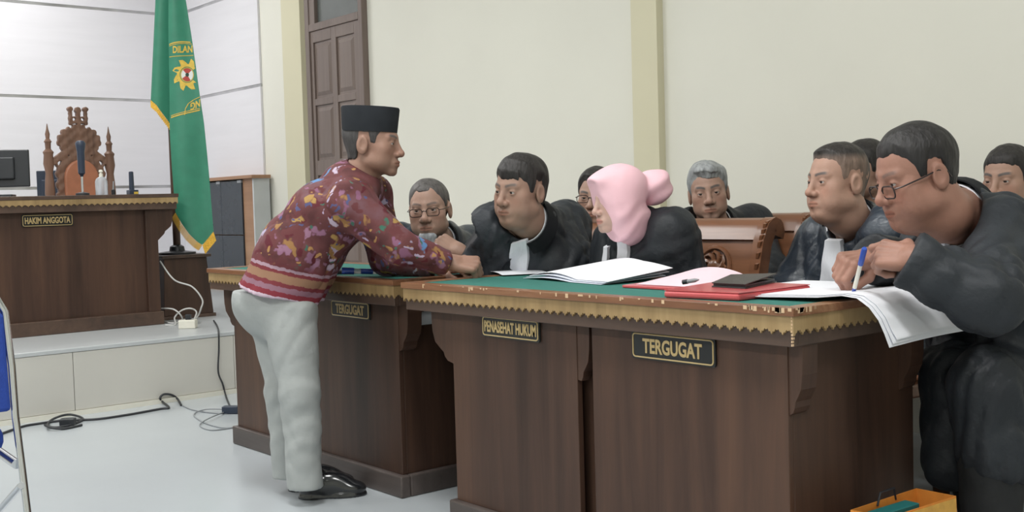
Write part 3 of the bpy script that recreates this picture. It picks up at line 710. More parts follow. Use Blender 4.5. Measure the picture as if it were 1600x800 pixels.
# flaming gear
m = MB(); n = 8
for k in range(n*6):
    def gp(j):
        t = (j % 6)/6; r = 0.80 + [0.0, 0.12, 0.32, 0.42, 0.10, 0.0][j % 6]; a = 2*math.pi*(j/(6*n)) + 0.12*[0,0,.5,1.4,.8,0][j % 6]; return (GC[0] + 18.5*r*math.cos(a), GC[1] - 21.5*r*math.sin(a))
    def ip(j): a = 2*math.pi*(j/(6*n)); return (GC[0] + 10.6*math.cos(a), GC[1] - 12.6*math.sin(a))
    qs = [ip(k), ip(k+1), gp(k+1), gp(k)]
    if all(clipin(*p) for p in qs): m.add([EP(p[0], p[1], 0.0022) for p in qs], [(0,1,2,3)])
m.build('emblem_gear', M['emb_y'], fl)
emb_ring(9.6, 11.6, 8.6, 10.6, 0, 360, 28, 0.002, GC).build('emblem_ring', M['emb_y'], fl)
emb_ring(8.4, 10.2, 0.1, 0.1, 45, 135, 8, 0.002, GC).build('emblem_segment', M['emb_r'], fl)
emb_ring(8.4, 10.2, 0.1, 0.1, 135, 215, 8, 0.002, GC).build('emblem_segment', M['emb_w'], fl)
emb_ring(8.4, 10.2, 0.1, 0.1, 215, 305, 8, 0.002, GC).build('emblem_segment', M['emb_r'], fl)
emb_ring(8.4, 10.2, 0.1, 0.1, 305, 405, 8, 0.002, GC).build('emblem_segment', M['emb_w'], fl)
emb_ring(2.6, 3.2, 0.1, 0.1, 0, 360, 10, 0.003, GC).build('emblem_boss', M['emb_k'], fl)
def flagtext(txt, x0, y0, x1, y1, h, flip=False):
    me = textmesh(txt, 1.0, extrude=0.0, bold=0.03); co = np.array([v.co[:] for v in me.vertices]); mn, mx = co.min(0), co.max(0)
    for v, c in zip(me.vertices, co):
        u = (c[0]-mn[0])/(mx[0]-mn[0]); t = (c[1]-mn[1])/(mx[1]-mn[1]) - 0.5
        if flip: u = 1-u; t = -t
        v.co = EP(min(lerp(x0, x1, u), polyx(Br, lerp(y0, y1, u))-0.8), lerp(y0, y1, u) - t*h, 0.0022)
    return link('emblem_lettering', me, M['emb_y'], fl)
flagtext('DILAN', 272, 78.5, 300, 76, 11)
flagtext('NG', 298.5, 167.5, 312.5, 160.5, 12, True)

# ------------------------------------------------------------------ people
R_IMG = np.array([ROT[0][0], ROT[1][0], 0]); R_IMG /= np.linalg.norm(R_IMG)
T_CAM = np.array([R_IMG[1], -R_IMG[0], 0.0])
UP = np.array([0, 0, 1.0])
def facing(deg): a = math.radians(deg); return math.cos(a)*T_CAM - math.sin(a)*R_IMG     # 0: towards the lens side, 90: picture left
def head_frame(deg, pitch=0, roll=0):
    F = facing(deg); p = math.radians(pitch); Y = math.cos(p)*F - math.sin(p)*UP
    X = np.cross(F, UP); X /= np.linalg.norm(X); Z = np.cross(X, Y)
    r = math.radians(roll); X2 = math.cos(r)*X + math.sin(r)*Z; Z2 = np.cross(X2, Y)
    return np.stack([X2, Y, Z2], 1)            # columns: person's right, forward, up
def cranium(Q): return ell(Q, (0, -0.012, 0.034), (0.077, 0.097, 0.084))
def head_fn(neck, fat=0.0, nose=1.0, jaw=1.0, nr=0.055):
    def f(P):
        Q = P.copy(); Q[:, 0] = np.abs(Q[:, 0])
        d = cranium(Q)
        d = smin(d, ell(Q, (0, 0.024, -0.012), (0.066, 0.066, 0.084)), 0.02)
        d = smin(d, ell(Q, (0, 0.036, -0.064), ((0.050+0.012*fat)*jaw, 0.050, 0.046)), 0.022)
        d = smin(d, sph(Q, (0.012, 0.074, -0.098), 0.017), 0.02)
        d = smin(d, sph(Q, (0.046, 0.05, -0.022), 0.024), 0.02)
        d = smin(d, sph(Q, (0.040, 0.04, -0.064), 0.026+0.010*fat), 0.03)
        d = smin(d, sph(Q, (0.047*jaw, -0.002, -0.066), 0.02+0.012*fat), 0.03)
        if fat > 0.3: d = smin(d, ell(Q, (0, 0.03, -0.112), (0.05, 0.045, 0.022+0.008*fat)), 0.03)
        d = smin(d, cap(Q, (0, 0.083, 0.023), (0.043, 0.069, 0.021), 0.0085, 0.008), 0.014)
        d = smax(d, -ell(Q, (0.032, 0.099, 0.001), (0.019, 0.014, 0.0105)), 0.011)
        # lids around the eyeball
        lid = sph(Q, (0.032, 0.0725, 0.0), 0.0148)
        lid = np.maximum(lid, -ell(Q, (0.032, 0.09, -0.0005), (0.0145, 0.02, 0.0036)))
        d = smin(d, lid, 0.004)
        # nose
        n = cap(Q, (0, 0.086, 0.010), (0, 0.104, -0.030), 0.0085, 0.0105*nose)
        n = smin(n, sph(Q, (0, 0.1065, -0.034), 0.0118*nose), 0.008)
        n = smin(n, sph(Q, (0.0135*nose, 0.0965, -0.038), 0.0088*nose), 0.006)
        n = np.maximum(n, -ell(Q, (0.0075, 0.102, -0.0475), (0.0045, 0.0055, 0.004)))
        d = smin(d, n, 0.010)
        # mouth
        d = smin(d, ell(Q, (0, 0.081, -0.070), (0.03, 0.018, 0.02)), 0.012)
        d = smin(d, cap(Q, (0, 0.0985, -0.0645), (0.02, 0.088, -0.0675), 0.0052, 0.003), 0.005)
        d = smin(d, cap(Q, (0, 0.0965, -0.0755), (0.017, 0.0885, -0.0735), 0.0060, 0.0035), 0.005)
        d = smax(d, -cap(Q, (0, 0.106, -0.0698), (0.023, 0.094, -0.0703), 0.0022, 0.0018), 0.003)
        # ears
        er = ell(Q, (0.079, -0.016, -0.010), (0.0095, 0.021, 0.034)); er = smax(er, -ell(Q, (0.088, -0.011, -0.006), (0.006, 0.012, 0.02)), 0.004)
        d = smin(d, er, 0.006)
        # neck
        d = smin(d, cap(Q, (0, -0.024, -0.05), (0, -0.034, -0.11), nr-0.003, nr), 0.02)
        d = smin(d, cap(P, (0, -0.034, -0.11), neck, nr, nr+0.012), 0.03)
        return d
    return f
def face_col(L, skin, lip=(0.66, 0.49, 0.45), brow=(0.10, 0.085, 0.08), browk=1.0, stubble=0.0):
    x = np.abs(L[:, 0]); y = L[:, 1]; z = L[:, 2]; c = np.tile(np.array(skin), (len(L), 1))
    def mix(m, col): c[:] = c*(1-m[:, None]) + np.array(col)*m[:, None]
    sm = lambda v, a, b: np.clip((v-a)/(b-a), 0, 1)
    red = np.array(skin)*np.array([1.06, 0.86, 0.82])
    mix(0.5*np.exp(-((x-0.045)**2/0.02**2 + (z+0.03)**2/0.02**2))*(y > 0.02), red)
    mix(0.5*np.exp(-((x)**2/0.016**2 + (z+0.038)**2/0.012**2))*(y > 0.09), red)
    mix(0.45*np.exp(-((x-0.031)**2/0.02**2 + (z+0.002)**2/0.010**2))*(y > 0.05), np.array(skin)*0.66)
    bz = 0.0215 + 0.006*np.sin(np.clip((x-0.012)/0.042, 0, 1)*2.4)
    mix(np.minimum(1, browk*1.5*np.clip(1.6-np.abs(z-bz)/0.0040, 0, 1))*sm(x, 0.008, 0.014)*(1-sm(x, 0.044, 0.054))*(y > 0.045), brow)
    lz = np.abs(z+0.0695) - 0.0105*np.sqrt(np.clip(1-(x/0.025)**2, 0, 1))
    mix(np.clip(0.5-lz/0.003, 0, 1)*(y > 0.08)*(x < 0.026)*0.85, np.array(skin)*np.array(lip)/0.75)
    mix(0.8*np.exp(-((z+0.0699)/0.0016)**2)*(y > 0.085)*(x < 0.022), np.array(skin)*0.3)
    if stubble: 
        mix(stubble*np.exp(-((z+0.056)/0.006)**2)*(y > 0.08)*(x < 0.026), (0.16, 0.13, 0.12))
        mix(stubble*0.6*sm(-z, 0.08, 0.1)*(y > 0.05)*(x < 0.04), (0.18, 0.15, 0.14))
    return c
def hair_fn(style, seed):
    """shell round the cranium, cut along a hairline; style: dict(front, temple, side, nape, t, top, back)"""
    s = dict(front=0.068, temple=0.05, ear=0.03, burn=-0.012, nape=-0.055, t=0.006, top=0.006, sweep=0.0, low=0.0, rough=0.0016, quiff=0.0)
    s.update(style)
    def f(P):
        x, y, z = P[:, 0], P[:, 1], P[:, 2]
        Q = P.copy(); Q[:, 0] = np.abs(x)
        base = smin(cranium(Q), ell(Q, (0, 0.024, -0.012), (0.066, 0.066, 0.084)), 0.02)
        base = smin(base, cap(Q, (0, -0.03, -0.03), (0, -0.036, -0.08), 0.056, 0.054), 0.03)
        t = s['t'] + s['top']*np.clip((z-0.04)/0.06, 0, 1) + s['quiff']*np.clip((z-0.055)/0.05, 0, 1)*np.clip((y-0.02)/0.06, 0, 1)
        fr = s['front'] + s['sweep']*x/0.06 - s['low']*np.clip(1-np.abs(x)/0.05, 0, 1)
        zb = np.interp(y, [-0.09, -0.05, -0.04, -0.03, 0.004, 0.012, 0.028, 0.034, s['temple']+0.004, s['temple']+0.012, 0.07, 0.1],
                       [s['nape'], s['nape'], s['nape']+0.01, s['ear'], s['ear'], s['burn'], s['burn'], 0.02, 0.045, 0.055, 0, 0])
        zb = np.where(y > s['temple']+0.012, np.maximum(fr - 0.25*np.maximum(np.abs(x)-0.03, 0), 0.035), zb)
        zb = zb + 0.004*waves(P, seed+2, 130, 4, (1, 1, 0.3)) + 0.003*waves(P, seed+5, 330, 3, (1, 1, 0.2))
        t = t*np.clip((z - zb)/0.03, 0.15, 1)
        d = base - t + s['rough']*waves(P, seed, 160, 5, (1, 1, 0.5)) + s['rough']*1.6*waves(P, seed+7, 60, 4)
        return smax(d, (zb - z)*0.75, 0.006)
    return f
def add_eyes(parent, Rm, c, sc, gaze=(0, 0)):
    for sx in (-1, 1):
        m = MB(); cols = []
        o = np.array([sx*0.032, 0.0725, 0.0]); g = np.array([math.sin(gaze[0]), math.cos(gaze[0]), math.sin(gaze[1])]); g /= np.linalg.norm(g)
        a = np.cross(g, [0, 0, 1.0]); a /= np.linalg.norm(a); b = np.cross(a, g)
        rings = []
        for th in (2, 12, 20, 27, 29, 45, 70, 100):
            t = math.radians(th); cc = (0.03, 0.022, 0.02) if th < 28 else (0.42, 0.39, 0.37)
            rings.append([c + sc*(Rm @ (o + 0.0132*(math.cos(t)*g + math.sin(t)*(math.cos(k*math.pi/8)*a + math.sin(k*math.pi/8)*b)))) for k in range(16)]); cols += [cc]*16
        me = m.rings(rings).mesh('eye'); smooth(me)
        ca = me.color_attributes.new('col', 'FLOAT_COLOR', 'POINT')
        for i, cc in enumerate(cols): ca.data[i].color = (*cc, 1)
        link('eye', me, M['eye'], parent)
def hand_fn(curl, thumb=(0.5, 0.5), spread=0.0, mir=1):
    """local: wrist at 0, +y towards fingers, +z back of hand, +x thumb side; curl: four (a,b,c) bends in degrees"""
    segs = []
    xs = [0.027, 0.009, -0.009, -0.026]; ln = [(0.042,0.025,0.02), (0.046,0.029,0.021), (0.042,0.027,0.02), (0.033,0.02,0.018)]; yb = [0.088, 0.092, 0.088, 0.08]
    for i in range(4):
        segs.append([((xs[i]*0.55, 0.005, 0), (xs[i], yb[i], 0), 0.015, 0.0125)])
        p = np.array([xs[i], yb[i], 0.0]); ang = 0.0; ch = []
        for L, c, r0, r1 in zip(ln[i], curl[i], (0.0105, 0.0095, 0.0085), (0.0095, 0.0085, 0.007)):
            ang += math.radians(c); q = p + L*np.array([spread*(1.5-i)*0.1, math.cos(ang), -math.sin(ang)]); ch.append((tuple(p), tuple(q), r0, r1)); p = q
        segs.append(ch)
    a, b = thumb
    p0 = np.array([0.018, 0.02, -0.008]); p1 = p0 + 0.042*np.array([math.cos(a)*0.8, 0.75, -math.sin(a)*0.9])/1.2; p2 = p1 + 0.032*np.array([0.35-b*0.7, 0.85, -0.2-0.5*b]); p3 = p2 + 0.024*np.array([0.1-b, 0.8, -0.2-0.3*b])
    segs.append([(tuple(p0), tuple(p1), 0.016, 0.0125), (tuple(p1), tuple(p2), 0.012, 0.0105), (tuple(p2), tuple(p3), 0.0105, 0.008)])
    def f(P):
        Q = P.copy(); Q[:, 0] *= mir; d = None
        for ch in segs:
            e = None
            for (a_, b_, r0, r1) in ch:
                g = cap(Q, a_, b_, r0, r1); e = g if e is None else smin(e, g, 0.004)
            d = e if d is None else smin(d, e, 0.0045)
        d = smin(d, ell(Q, (0.0, 0.05, -0.006), (0.035, 0.045, 0.014)), 0.01)
        d = smin(d, cap(Q, (0, -0.012, 0), (0, 0.012, 0), 0.025, 0.026), 0.015)
        return d
    return f
class Body:
    """gathers pieces of one person's skin mesh"""
    def __init__(s): s.v = []; s.q = []; s.c = []; s.n = 0
    def add(s, v, q, c):
        s.v.append(v); s.q.append(q + s.n); s.c.append(c); s.n += len(v)
    def build(s, parent):
        return link('body', vmesh('body', np.concatenate(s.v), np.concatenate(s.q), np.concatenate(s.c)), M['skin'], parent)
def hand_piece(body, wrist, ydir, zdir, skin, mir=1, sc=1.0, h=0.0027, **kw):
    y = np.array(ydir, float); y /= np.linalg.norm(y); z = np.array(zdir, float); z -= y*(z@y); z /= np.linalg.norm(z); x = np.cross(y, z)
    Rm = np.stack([x, y, z], 1); fn = hand_fn(mir=mir, **kw)
    v, q = nets(fn, (-0.075, -0.11, -0.11), (0.075, 0.21, 0.06), h)
    c = np.tile(np.array(skin), (len(v), 1)); kn = np.exp(-((v[:, 1]-0.088)/0.01)**2)*(v[:, 2] > 0.004); c *= (1 - 0.14*kn)[:, None]
    body.add(np.array(wrist) + sc*(v @ Rm.T), q, c); return Rm
def add_head(body, c, Rm, sc, neck_w, skin, fat=0, nose=1.0, jaw=1.0, h=0.0032, nr=0.055, **fc):
    neck = Rm.T @ (np.array(neck_w) - c) / sc
    fn = head_fn(tuple(neck), fat, nose, jaw, nr)
    lo = np.minimum((-0.11, -0.13, -0.16), neck - nr - 0.02); hi = np.maximum((0.11, 0.13, 0.135), neck + nr + 0.02)
    v, q = nets(fn, lo, hi, h)
    body.add(c + sc*(v @ Rm.T), q, face_col(v, skin, **fc))
def add_hair(parent, c, Rm, sc, style, seed, col, h=0.004, name='hair', mixc=None):
    fn = hair_fn(style, seed); v, q = nets(fn, (-0.12, -0.15, -0.12), (0.12, 0.13, 0.16), h)
    cc = np.tile(np.array(col), (len(v), 1))
    if mixc is not None:      # greyer hair in one region: (colour, function of local coords)
        k = np.clip(mixc[1](v), 0, 1)[:, None]; cc = cc*(1-k) + np.array(mixc[0])*k
    return link(name, vmesh(name, c + sc*(v @ Rm.T), q, cc), M['hair'], parent)
def torso_skin(body, J, skin, h=0.014):
    """hidden body under the clothes, so that the figure is whole"""
    def f(P):
        d = cap(P, J['pv'], J['ch'], 0.10, 0.10); d = smin(d, cap(P, J['ch'], J['nb'], 0.09, 0.05), 0.05)
        for s in 'LR':
            d = smin(d, cap(P, J['nb'], J['s'+s], 0.04, 0.045), 0.03); d = smin(d, cap(P, J['s'+s], J['e'+s], 0.042, 0.032), 0.02); d = smin(d, cap(P, J['e'+s], J['w'+s], 0.030, 0.022), 0.015)
            if 'k'+s in J: d = smin(d, cap(P, J['pv'], J['k'+s], 0.07, 0.05), 0.03); d = smin(d, cap(P, J['k'+s], J['a'+s], 0.048, 0.035), 0.02)
        return d
    lo, hi = bounds([J[k] for k in J if len(k) == 2 and k[0] != 'h' and not isinstance(J[k], dict)], 0.14); v, q = nets(f, lo, hi, h)
    body.add(v, q, np.tile(np.array(skin), (len(v), 1)))
def robe_fn(J, seed, fat=1.0, cuff=0.075, amp=0.007, legs=True, arm=1.0, nr=0.055, arms=True):
    F = np.array(J['F']); L = np.cross(F, UP); L /= np.linalg.norm(L); pv, ch, nb = J['pv'], J['ch'], J['nb']
    def f(P):
        d = None
        for sg in (-1, 1):
            a = cap(P, pv + L*sg*0.085*fat, ch + L*sg*0.085*fat, 0.135*fat, 0.118*fat); d = a if d is None else smin(d, a, 0.06)
        d = smin(d, cap(P, (np.array(ch)+nb)/2, nb, 0.10*fat, 0.058), 0.07)
        for s in 'LR':
            d = smin(d, cap(P, nb, J['s'+s], 0.062, 0.08*arm), 0.07)
            d = smin(d, cap(P, J['s'+s], ch + L*(0.1 if s == 'R' else -0.1)*fat, 0.07, 0.10), 0.06)
            if not arms: continue
            u = cap(P, J['s'+s], J['e'+s], 0.078*arm, 0.07*arm); u = smin(u, cap(P, J['e'+s], J['w'+s], 0.066*arm, cuff), 0.03)
            d = smin(d, u, 0.045)
            if legs and 'k'+s in J:
                d = smin(d, cap(P, pv + L*0.09*(1 if s == 'R' else -1), J['k'+s], 0.12, 0.085), 0.05)
                if 'auto' in J: d = smin(d, cap(P, J['k'+s], J['a'+s], 0.085, 0.07), 0.04)
        for (a, b, r0, r1) in J.get('skirt', ()): d = smin(d, cap(P, a, b, r0, r1), 0.04)
        d = d + amp*waves(P, seed, 36, 5, (1, 1, 0.5)) + 3.2*amp*folds(P, seed+3, 44, 5, (1, 1, 0.6))
        # neck opening
        ax = np.array(J['hd']) - nb; ax /= np.linalg.norm(ax)
        d = smax(d, -cap(P, nb - ax*0.005 + F*0.012, nb + ax*0.2, nr+0.012, nr+0.04), 0.012)
        # cuffs end cleanly
        for s in 'LR':
            wr = np.array(J['w'+s]); dr_ = wr - J['e'+s]; dr_ /= np.linalg.norm(dr_)
            near = np.sqrt(((P - A(*wr))**2).sum(1)) < 0.16
            d = np.where(near, np.maximum(d, ((P - A(*wr)) @ dr_.astype(f32))), d)
        return d
    return f
def trace(fn, p, dirn, n=50, mx=0.75):
    """march points p along dirn to the surface; rows that miss take the nearest hit"""
    p = np.array(p, f32); dirn = np.array(dirn, f32); t = np.zeros(len(p), f32)
    for _ in range(n): t = t + np.maximum(0.8*np.minimum(fn(p + dirn*t[:, None]), 0.2), -0.01)
    ok = np.abs(fn(p + dirn*t[:, None])) < 0.006; ok &= t < mx
    if ok.any():
        bad = np.where(~ok)[0]; good = np.where(ok)[0]
        for i in bad: t[i] = t[good[np.argmin(np.abs(good - i))]]
    else: t[:] = 0.36
    return (p + dirn*t[:, None]).astype(float)
def ribbon(name, fn, J, rows, mat, parent, off=0.006, nu=6, pleat=0.0, org=None, up=None):
    """band lying on the clothed chest; rows: (height along the chest axis, left edge, right edge) in body units"""
    F = np.array(J['F']); L = np.cross(F, UP); L /= np.linalg.norm(L)
    ax = J['nb'] - J['pv'] if up is None else up; ax = ax/np.linalg.norm(ax); Fp = np.cross(ax, L)*-1; Fp /= np.linalg.norm(Fp)
    if Fp @ F < 0: Fp = -Fp
    org = J['nb'] if org is None else org
    top = []; last = None
    dense = []
    for (a, b) in zip(rows[:-1], rows[1:]):
        for k in range(4): dense.append(tuple(lerp(a[i], b[i], k/4) for i in range(3)))
    dense.append(rows[-1])
    base = np.array([org + ax*hh + L*lerp(a, b, i/nu) + Fp*0.45 for (hh, a, b) in dense for i in range(nu+1)])
    hit = trace(fn, base, -Fp) + Fp*off
    top = hit.reshape(len(dense), nu+1, 3); dep = top @ Fp
    for _ in range(4):
        pd = np.pad(dep, 1, mode='edge'); av = (pd[:-2, 1:-1] + pd[2:, 1:-1] + pd[1:-1, :-2] + pd[1:-1, 2:])/4; dep2 = np.maximum(dep, 0.5*dep + 0.5*av); top = top + (dep2 - dep)[..., None]*Fp; dep = dep2
    vs = [p for r in top for p in r] + [p - Fp*(off+0.004) for r in top for p in r]; n = nu+1; o = n*len(top); fs = []; nv = len(top)-1
    for j in range(nv):
        for i in range(nu): a = j*n+i; fs += [(a, a+1, a+n+1, a+n), (o+a, o+a+n, o+a+n+1, o+a+1)]
    for i in range(nu): fs += [(i, o+i, o+i+1, i+1), (nv*n+i, nv*n+i+1, o+nv*n+i+1, o+nv*n+i)]
    for j in range(nv): fs += [(j*n, (j+1)*n, o+(j+1)*n, o+j*n), (j*n+nu, o+j*n+nu, o+(j+1)*n+nu, (j+1)*n+nu)]
    ob = MB().add(vs, fs).build(name, mat, parent); smooth(ob.data, 50); return ob
def collar(parent, J, r0=0.064, r1=0.06, ht=0.045, gap=0.5, mat=None, name='shirt_collar', tilt=0.0):
    """stand collar round the neck, open in front"""
    nb = np.array(J['nb']); ax = np.array(J['hd']) - nb; ax /= np.linalg.norm(ax); F = np.array(J['F']); F = F - ax*(F@ax); F /= np.linalg.norm(F); L = np.cross(F, ax)
    m = MB(); n = 26; rings = []
    for i in range(n+1):
        a = lerp(gap, 2*math.pi-gap, i/n); d = math.cos(a)*F + math.sin(a)*L
        dip = 0.012*math.cos(a)
        def P(r, z): return nb + F*0.010 + d*r + ax*(z - dip - 0.012)
        rings.append([P(r0, 0), P(r1, ht), P(r1-0.004, ht), P(r0-0.004, 0)])
    m.rings(rings); ob = m.build(name, mat or M['bef'], parent); smooth(ob.data, 50); return ob
def glasses(parent, c, Rm, sc, mat=None, w=0.052, h=0.032, drop=0.0, r=0.0016, half=False, sun=False):
    X = lambda p: c + sc*(Rm @ np.array(p, float))
    e = MB(); mat = mat or M['frame']
    first = None
    for sx in (-1, 1):
        pts = [X((sx*0.034 + p[0], 0.1005 - 0.10*abs(sx*0.034+p[0])**1.0*0.6 + 0.0, p[1] - 0.003 - drop)) for p in rrect(w, h, 0.011, 4)]
        e.tube(pts, r*sc, 6, True)
    e.tube([X((-0.009, 0.100, 0.002-drop)), X((0, 0.103, 0.004-drop)), X((0.009, 0.100, 0.002-drop))], r*sc, 6)
    for sx in (-1, 1):
        e.tube([X((sx*0.059, 0.0975-0.0035, 0.004-drop)), X((sx*0.071, 0.082, 0.004-drop*0.9)), X((sx*0.079, 0.03, 0.004-drop*0.4)), X((sx*0.082, -0.012, 0.006)), X((sx*0.083, -0.034, -0.004)), X((sx*0.08, -0.042, -0.02))], r*sc, 6)
    o = e.build('glasses', mat, parent); smooth(o.data, 50); return o
def person(label, cat='person', loc=(0, 0, 0), group=None): return empty('person', loc, label, cat, group)
SK = lambda r, g, b: (lambda c: c*0.82 + 0.18*c.mean())(np.array(srgb(r, g, b)[:3]))
def seated(label, hd, yaw, pitch, roll, sc, J, skin, hairs, seed, fat=1.0, headkw={}, robe_mat='robe', bef=None, bef_off=0.006, robe_h=0.0095, cuff=0.07, lapel=True, amp=0.007, gl=None, gaze=(0, 0), shirt=True, eyes=True, arm=1.0, h=0.0032, hands=True):
    e = person(label, loc=tuple(J['pv'][:2]) + (0.0,)); Rm = head_frame(yaw, pitch, roll); hd = np.array(hd); J['hd'] = hd + Rm @ np.array([0, -0.03, -0.10])*sc
    if 'kL' not in J:
        J['auto'] = []
        for sd, sg in (('L', 1), ('R', -1)):
            k_ = np.array([J['pv'][0] + sg*0.11, J['pv'][1] - 0.36, 0.50]); J['k'+sd] = k_; J['a'+sd] = np.array([k_[0], k_[1] + 0.03, 0.07])
    b = Body(); add_head(b, hd, Rm, sc, J['nb'] - (J['hd']-J['nb'])/np.linalg.norm(J['hd']-J['nb'])*0.03, skin, h=h, **headkw)
    torso_skin(b, J, skin)
    if hands:
        for s, mir in (('L', 1), ('R', -1)):
            if 'h'+s in J:
                kw = dict(J['h'+s]); yd, zd = kw.pop('y'), kw.pop('z'); hand_piece(b, J['w'+s] + np.array(yd)/np.linalg.norm(yd)*kw.pop('fwd', 0.02), yd, zd, skin*1.02, mir=mir, **kw)
    b.build(e)
    if eyes: add_eyes(e, Rm, hd, sc, gaze)
    if hairs is not None: add_hair(e, hd, Rm, sc, hairs[0], seed, hairs[1], mixc=hairs[2] if len(hairs) > 2 else None)
    nr = headkw.get('nr', 0.055); fn = robe_fn(J, seed, fat, cuff, amp, arm=arm, nr=nr); fnt = robe_fn(J, seed, fat, cuff, amp, legs=False, arm=arm, nr=0.0, arms=False)
    pts = [J[k] for k in J if len(k) == 2 and k[0] in 'pcnsewka'] + [b for a in J.get('skirt', ()) for b in a[:2]]; lo, hi = bounds(pts, 0.19)
    v, q = nets(fn, lo, hi, robe_h); link('robe', vmesh('robe', v, q), M[robe_mat], e)
    if lapel: collar(e, J, r0=nr+0.042, r1=nr+0.03, ht=0.055, gap=0.55, mat=M['velvet'], name='robe_collar')
    if bef: ribbon('white_band', fnt, J, bef, M['bef'], e, off=bef_off)
    if shirt: collar(e, J, r0=nr+0.024, r1=nr+0.018, ht=0.05, gap=0.25)
    if gl is not None: glasses(e, hd, Rm, sc, **gl)
    return e, Rm, fnt
def JJ(yaw, **k):
    J = {a: np.array(b, float) if not isinstance(b, (dict, list)) else b for a, b in k.items()}; J['F'] = facing(yaw); return J
FIST = [(72, 88, 50)]*4
LOOSE = [(35, 45, 30), (40, 50, 30), (45, 55, 30), (50, 55, 30)]
dark = SK(44, 41, 40)

# bearded man with glasses behind the far bench
hd = W(671, 327, 4.45)
J = JJ(12, nb=W(688, 376, 4.62), ch=W(695, 440, 4.98), pv=W(705, 520, 5.1), sR=W(628, 384, 4.62), sL=W(738, 384, 4.82), eR=W(625, 428, 4.45), eL=W(752, 425, 4.55), wR=W(660, 428, 4.3), wL=W(690, 424, 4.3))
p1, Rm, fn = seated('man with grey goatee and glasses in black robe, seated behind the standing man\'s arm', hd, 8, 3, -3, 1.0, J, SK(176, 138, 118), (dict(front=0.074, temple=0.046, t=0.003, top=0.003, burn=0.0), SK(86, 82, 80), (SK(70, 66, 64), lambda v: (0.03-v[:, 2])*20)), 11,
    headkw=dict(fat=0.2, nose=1.12, browk=0.5, stubble=0.25), gl=dict(drop=0.004, w=0.05, h=0.03), robe_mat='robe_satin', bef=[(-0.02, -0.035, 0.035), (-0.1, -0.04, 0.04), (-0.2, -0.04, 0.04)], gaze=(0.1, 0.25))
def beard_fn(P):
    Q = P.copy(); Q[:, 0] = np.abs(Q[:, 0])
    d = ell(Q, (0, 0.076, -0.104), (0.036, 0.026, 0.024)); d = smin(d, ell(Q, (0, 0.082, -0.142), (0.030, 0.02, 0.040)), 0.015)
    return d + 0.002*waves(P, 5, 170, 5, (1.5, 1.5, 0.4)) + 0.002*waves(P, 9, 70, 4)
v, q = nets(beard_fn, (-0.06, 0.03, -0.2), (0.06, 0.12, -0.06), 0.0035)
link('beard', vmesh('beard', hd + v @ Rm.T, q, np.tile(SK(158, 163, 168), (len(v), 1))), M['hair'], p1)

# dark-haired man in the middle, talking to the standing man
hd = W(813, 297, 3.98)
J = JJ(42, nb=W(834, 350, 4.06), ch=W(842, 418, 4.24), pv=W(855, 520, 4.45), sR=W(772, 358, 4.08), sL=W(882, 352, 4.3), eR=W(764, 420, 4.16), eL=W(908, 440, 4.3), wR=W(722, 394, 4.14), wL=W(860, 490, 4.2),
       hR=dict(y=-R_IMG*0.8 + UP*0.45 - T_CAM*0.1, z=UP*0.7+T_CAM*0.6, curl=FIST, thumb=(0.4, 0.8), fwd=0.005))
p2, Rm, fn = seated('man with thick dark hair in black robe with white band, facing the standing man', hd, 42, 5, 4, 1.01, J, SK(158, 122, 102), (dict(front=0.050, temple=0.05, t=0.009, top=0.005, burn=-0.005, low=0.006, nape=-0.06, sweep=0.006, rough=0.0024), dark), 23, fat=1.12,
    headkw=dict(fat=0.7, nose=1.15, browk=0.6, nr=0.06), bef=[(0.0, -0.03, 0.025), (-0.08, -0.03, 0.04), (-0.17, -0.028, 0.052), (-0.26, -0.028, 0.055)], bef_off=0.011, gaze=(0.1, 0.0), arm=1.05)

# man with glasses in the second row
hd = W(933, 307, 4.7)
J = JJ(30, nb=W(945, 366, 4.78), ch=W(945, 430, 4.82), pv=W(945, 520, 4.88), sR=W(900, 385, 4.7), sL=W(1000, 385, 4.85), eR=W(895, 450, 4.62), eL=W(1005, 450, 4.72), wR=W(930, 485, 4.45), wL=W(970, 485, 4.45))
seated('man with dark glasses half hidden behind the woman in the pink hijab', hd, 22, 4, 0, 0.97, J, SK(168, 132, 112), (dict(front=0.07, temple=0.05, t=0.005, top=0.008, quiff=0.006), dark), 31, headkw=dict(browk=0.8, nose=1.05), gl=dict(w=0.052, h=0.03))

# woman in pink hijab
hd = W(967, 312, 3.76)
J = JJ(62, nb=W(996, 358, 3.86), ch=W(1012, 420, 3.93), pv=W(1035, 520, 4.06), sR=W(965, 382, 4.02), sL=W(1048, 368, 3.78), eR=W(950, 450, 4.02), eL=W(1074, 440, 3.78), wR=W(975, 500, 3.9), wL=W(1020, 500, 3.75))
p4, Rm, fn = seated('woman in a pink hijab and black robe turned to the left', hd, 66, 6, 0, 0.90, J, SK(196, 158, 142), None, 41, fat=0.98, headkw=dict(nr=0.044, browk=0.6, nose=0.95, lip=(0.66, 0.40, 0.40)), shirt=False, lapel=True, amp=0.006,
    bef=[(0.0, -0.045, -0.005), (-0.08, -0.05, -0.005), (-0.2, -0.055, -0.005), (-0.28, -0.055, -0.005)], bef_off=0.011)
ribbon('white_band', fn, J, [(-0.02, 0.055, 0.085), (-0.1, 0.06, 0.095), (-0.2, 0.06, 0.1), (-0.28, 0.06, 0.1)], M['bef'], p4, off=0.011)
nbl = Rm.T @ (J['nb'] - hd) / 0.90
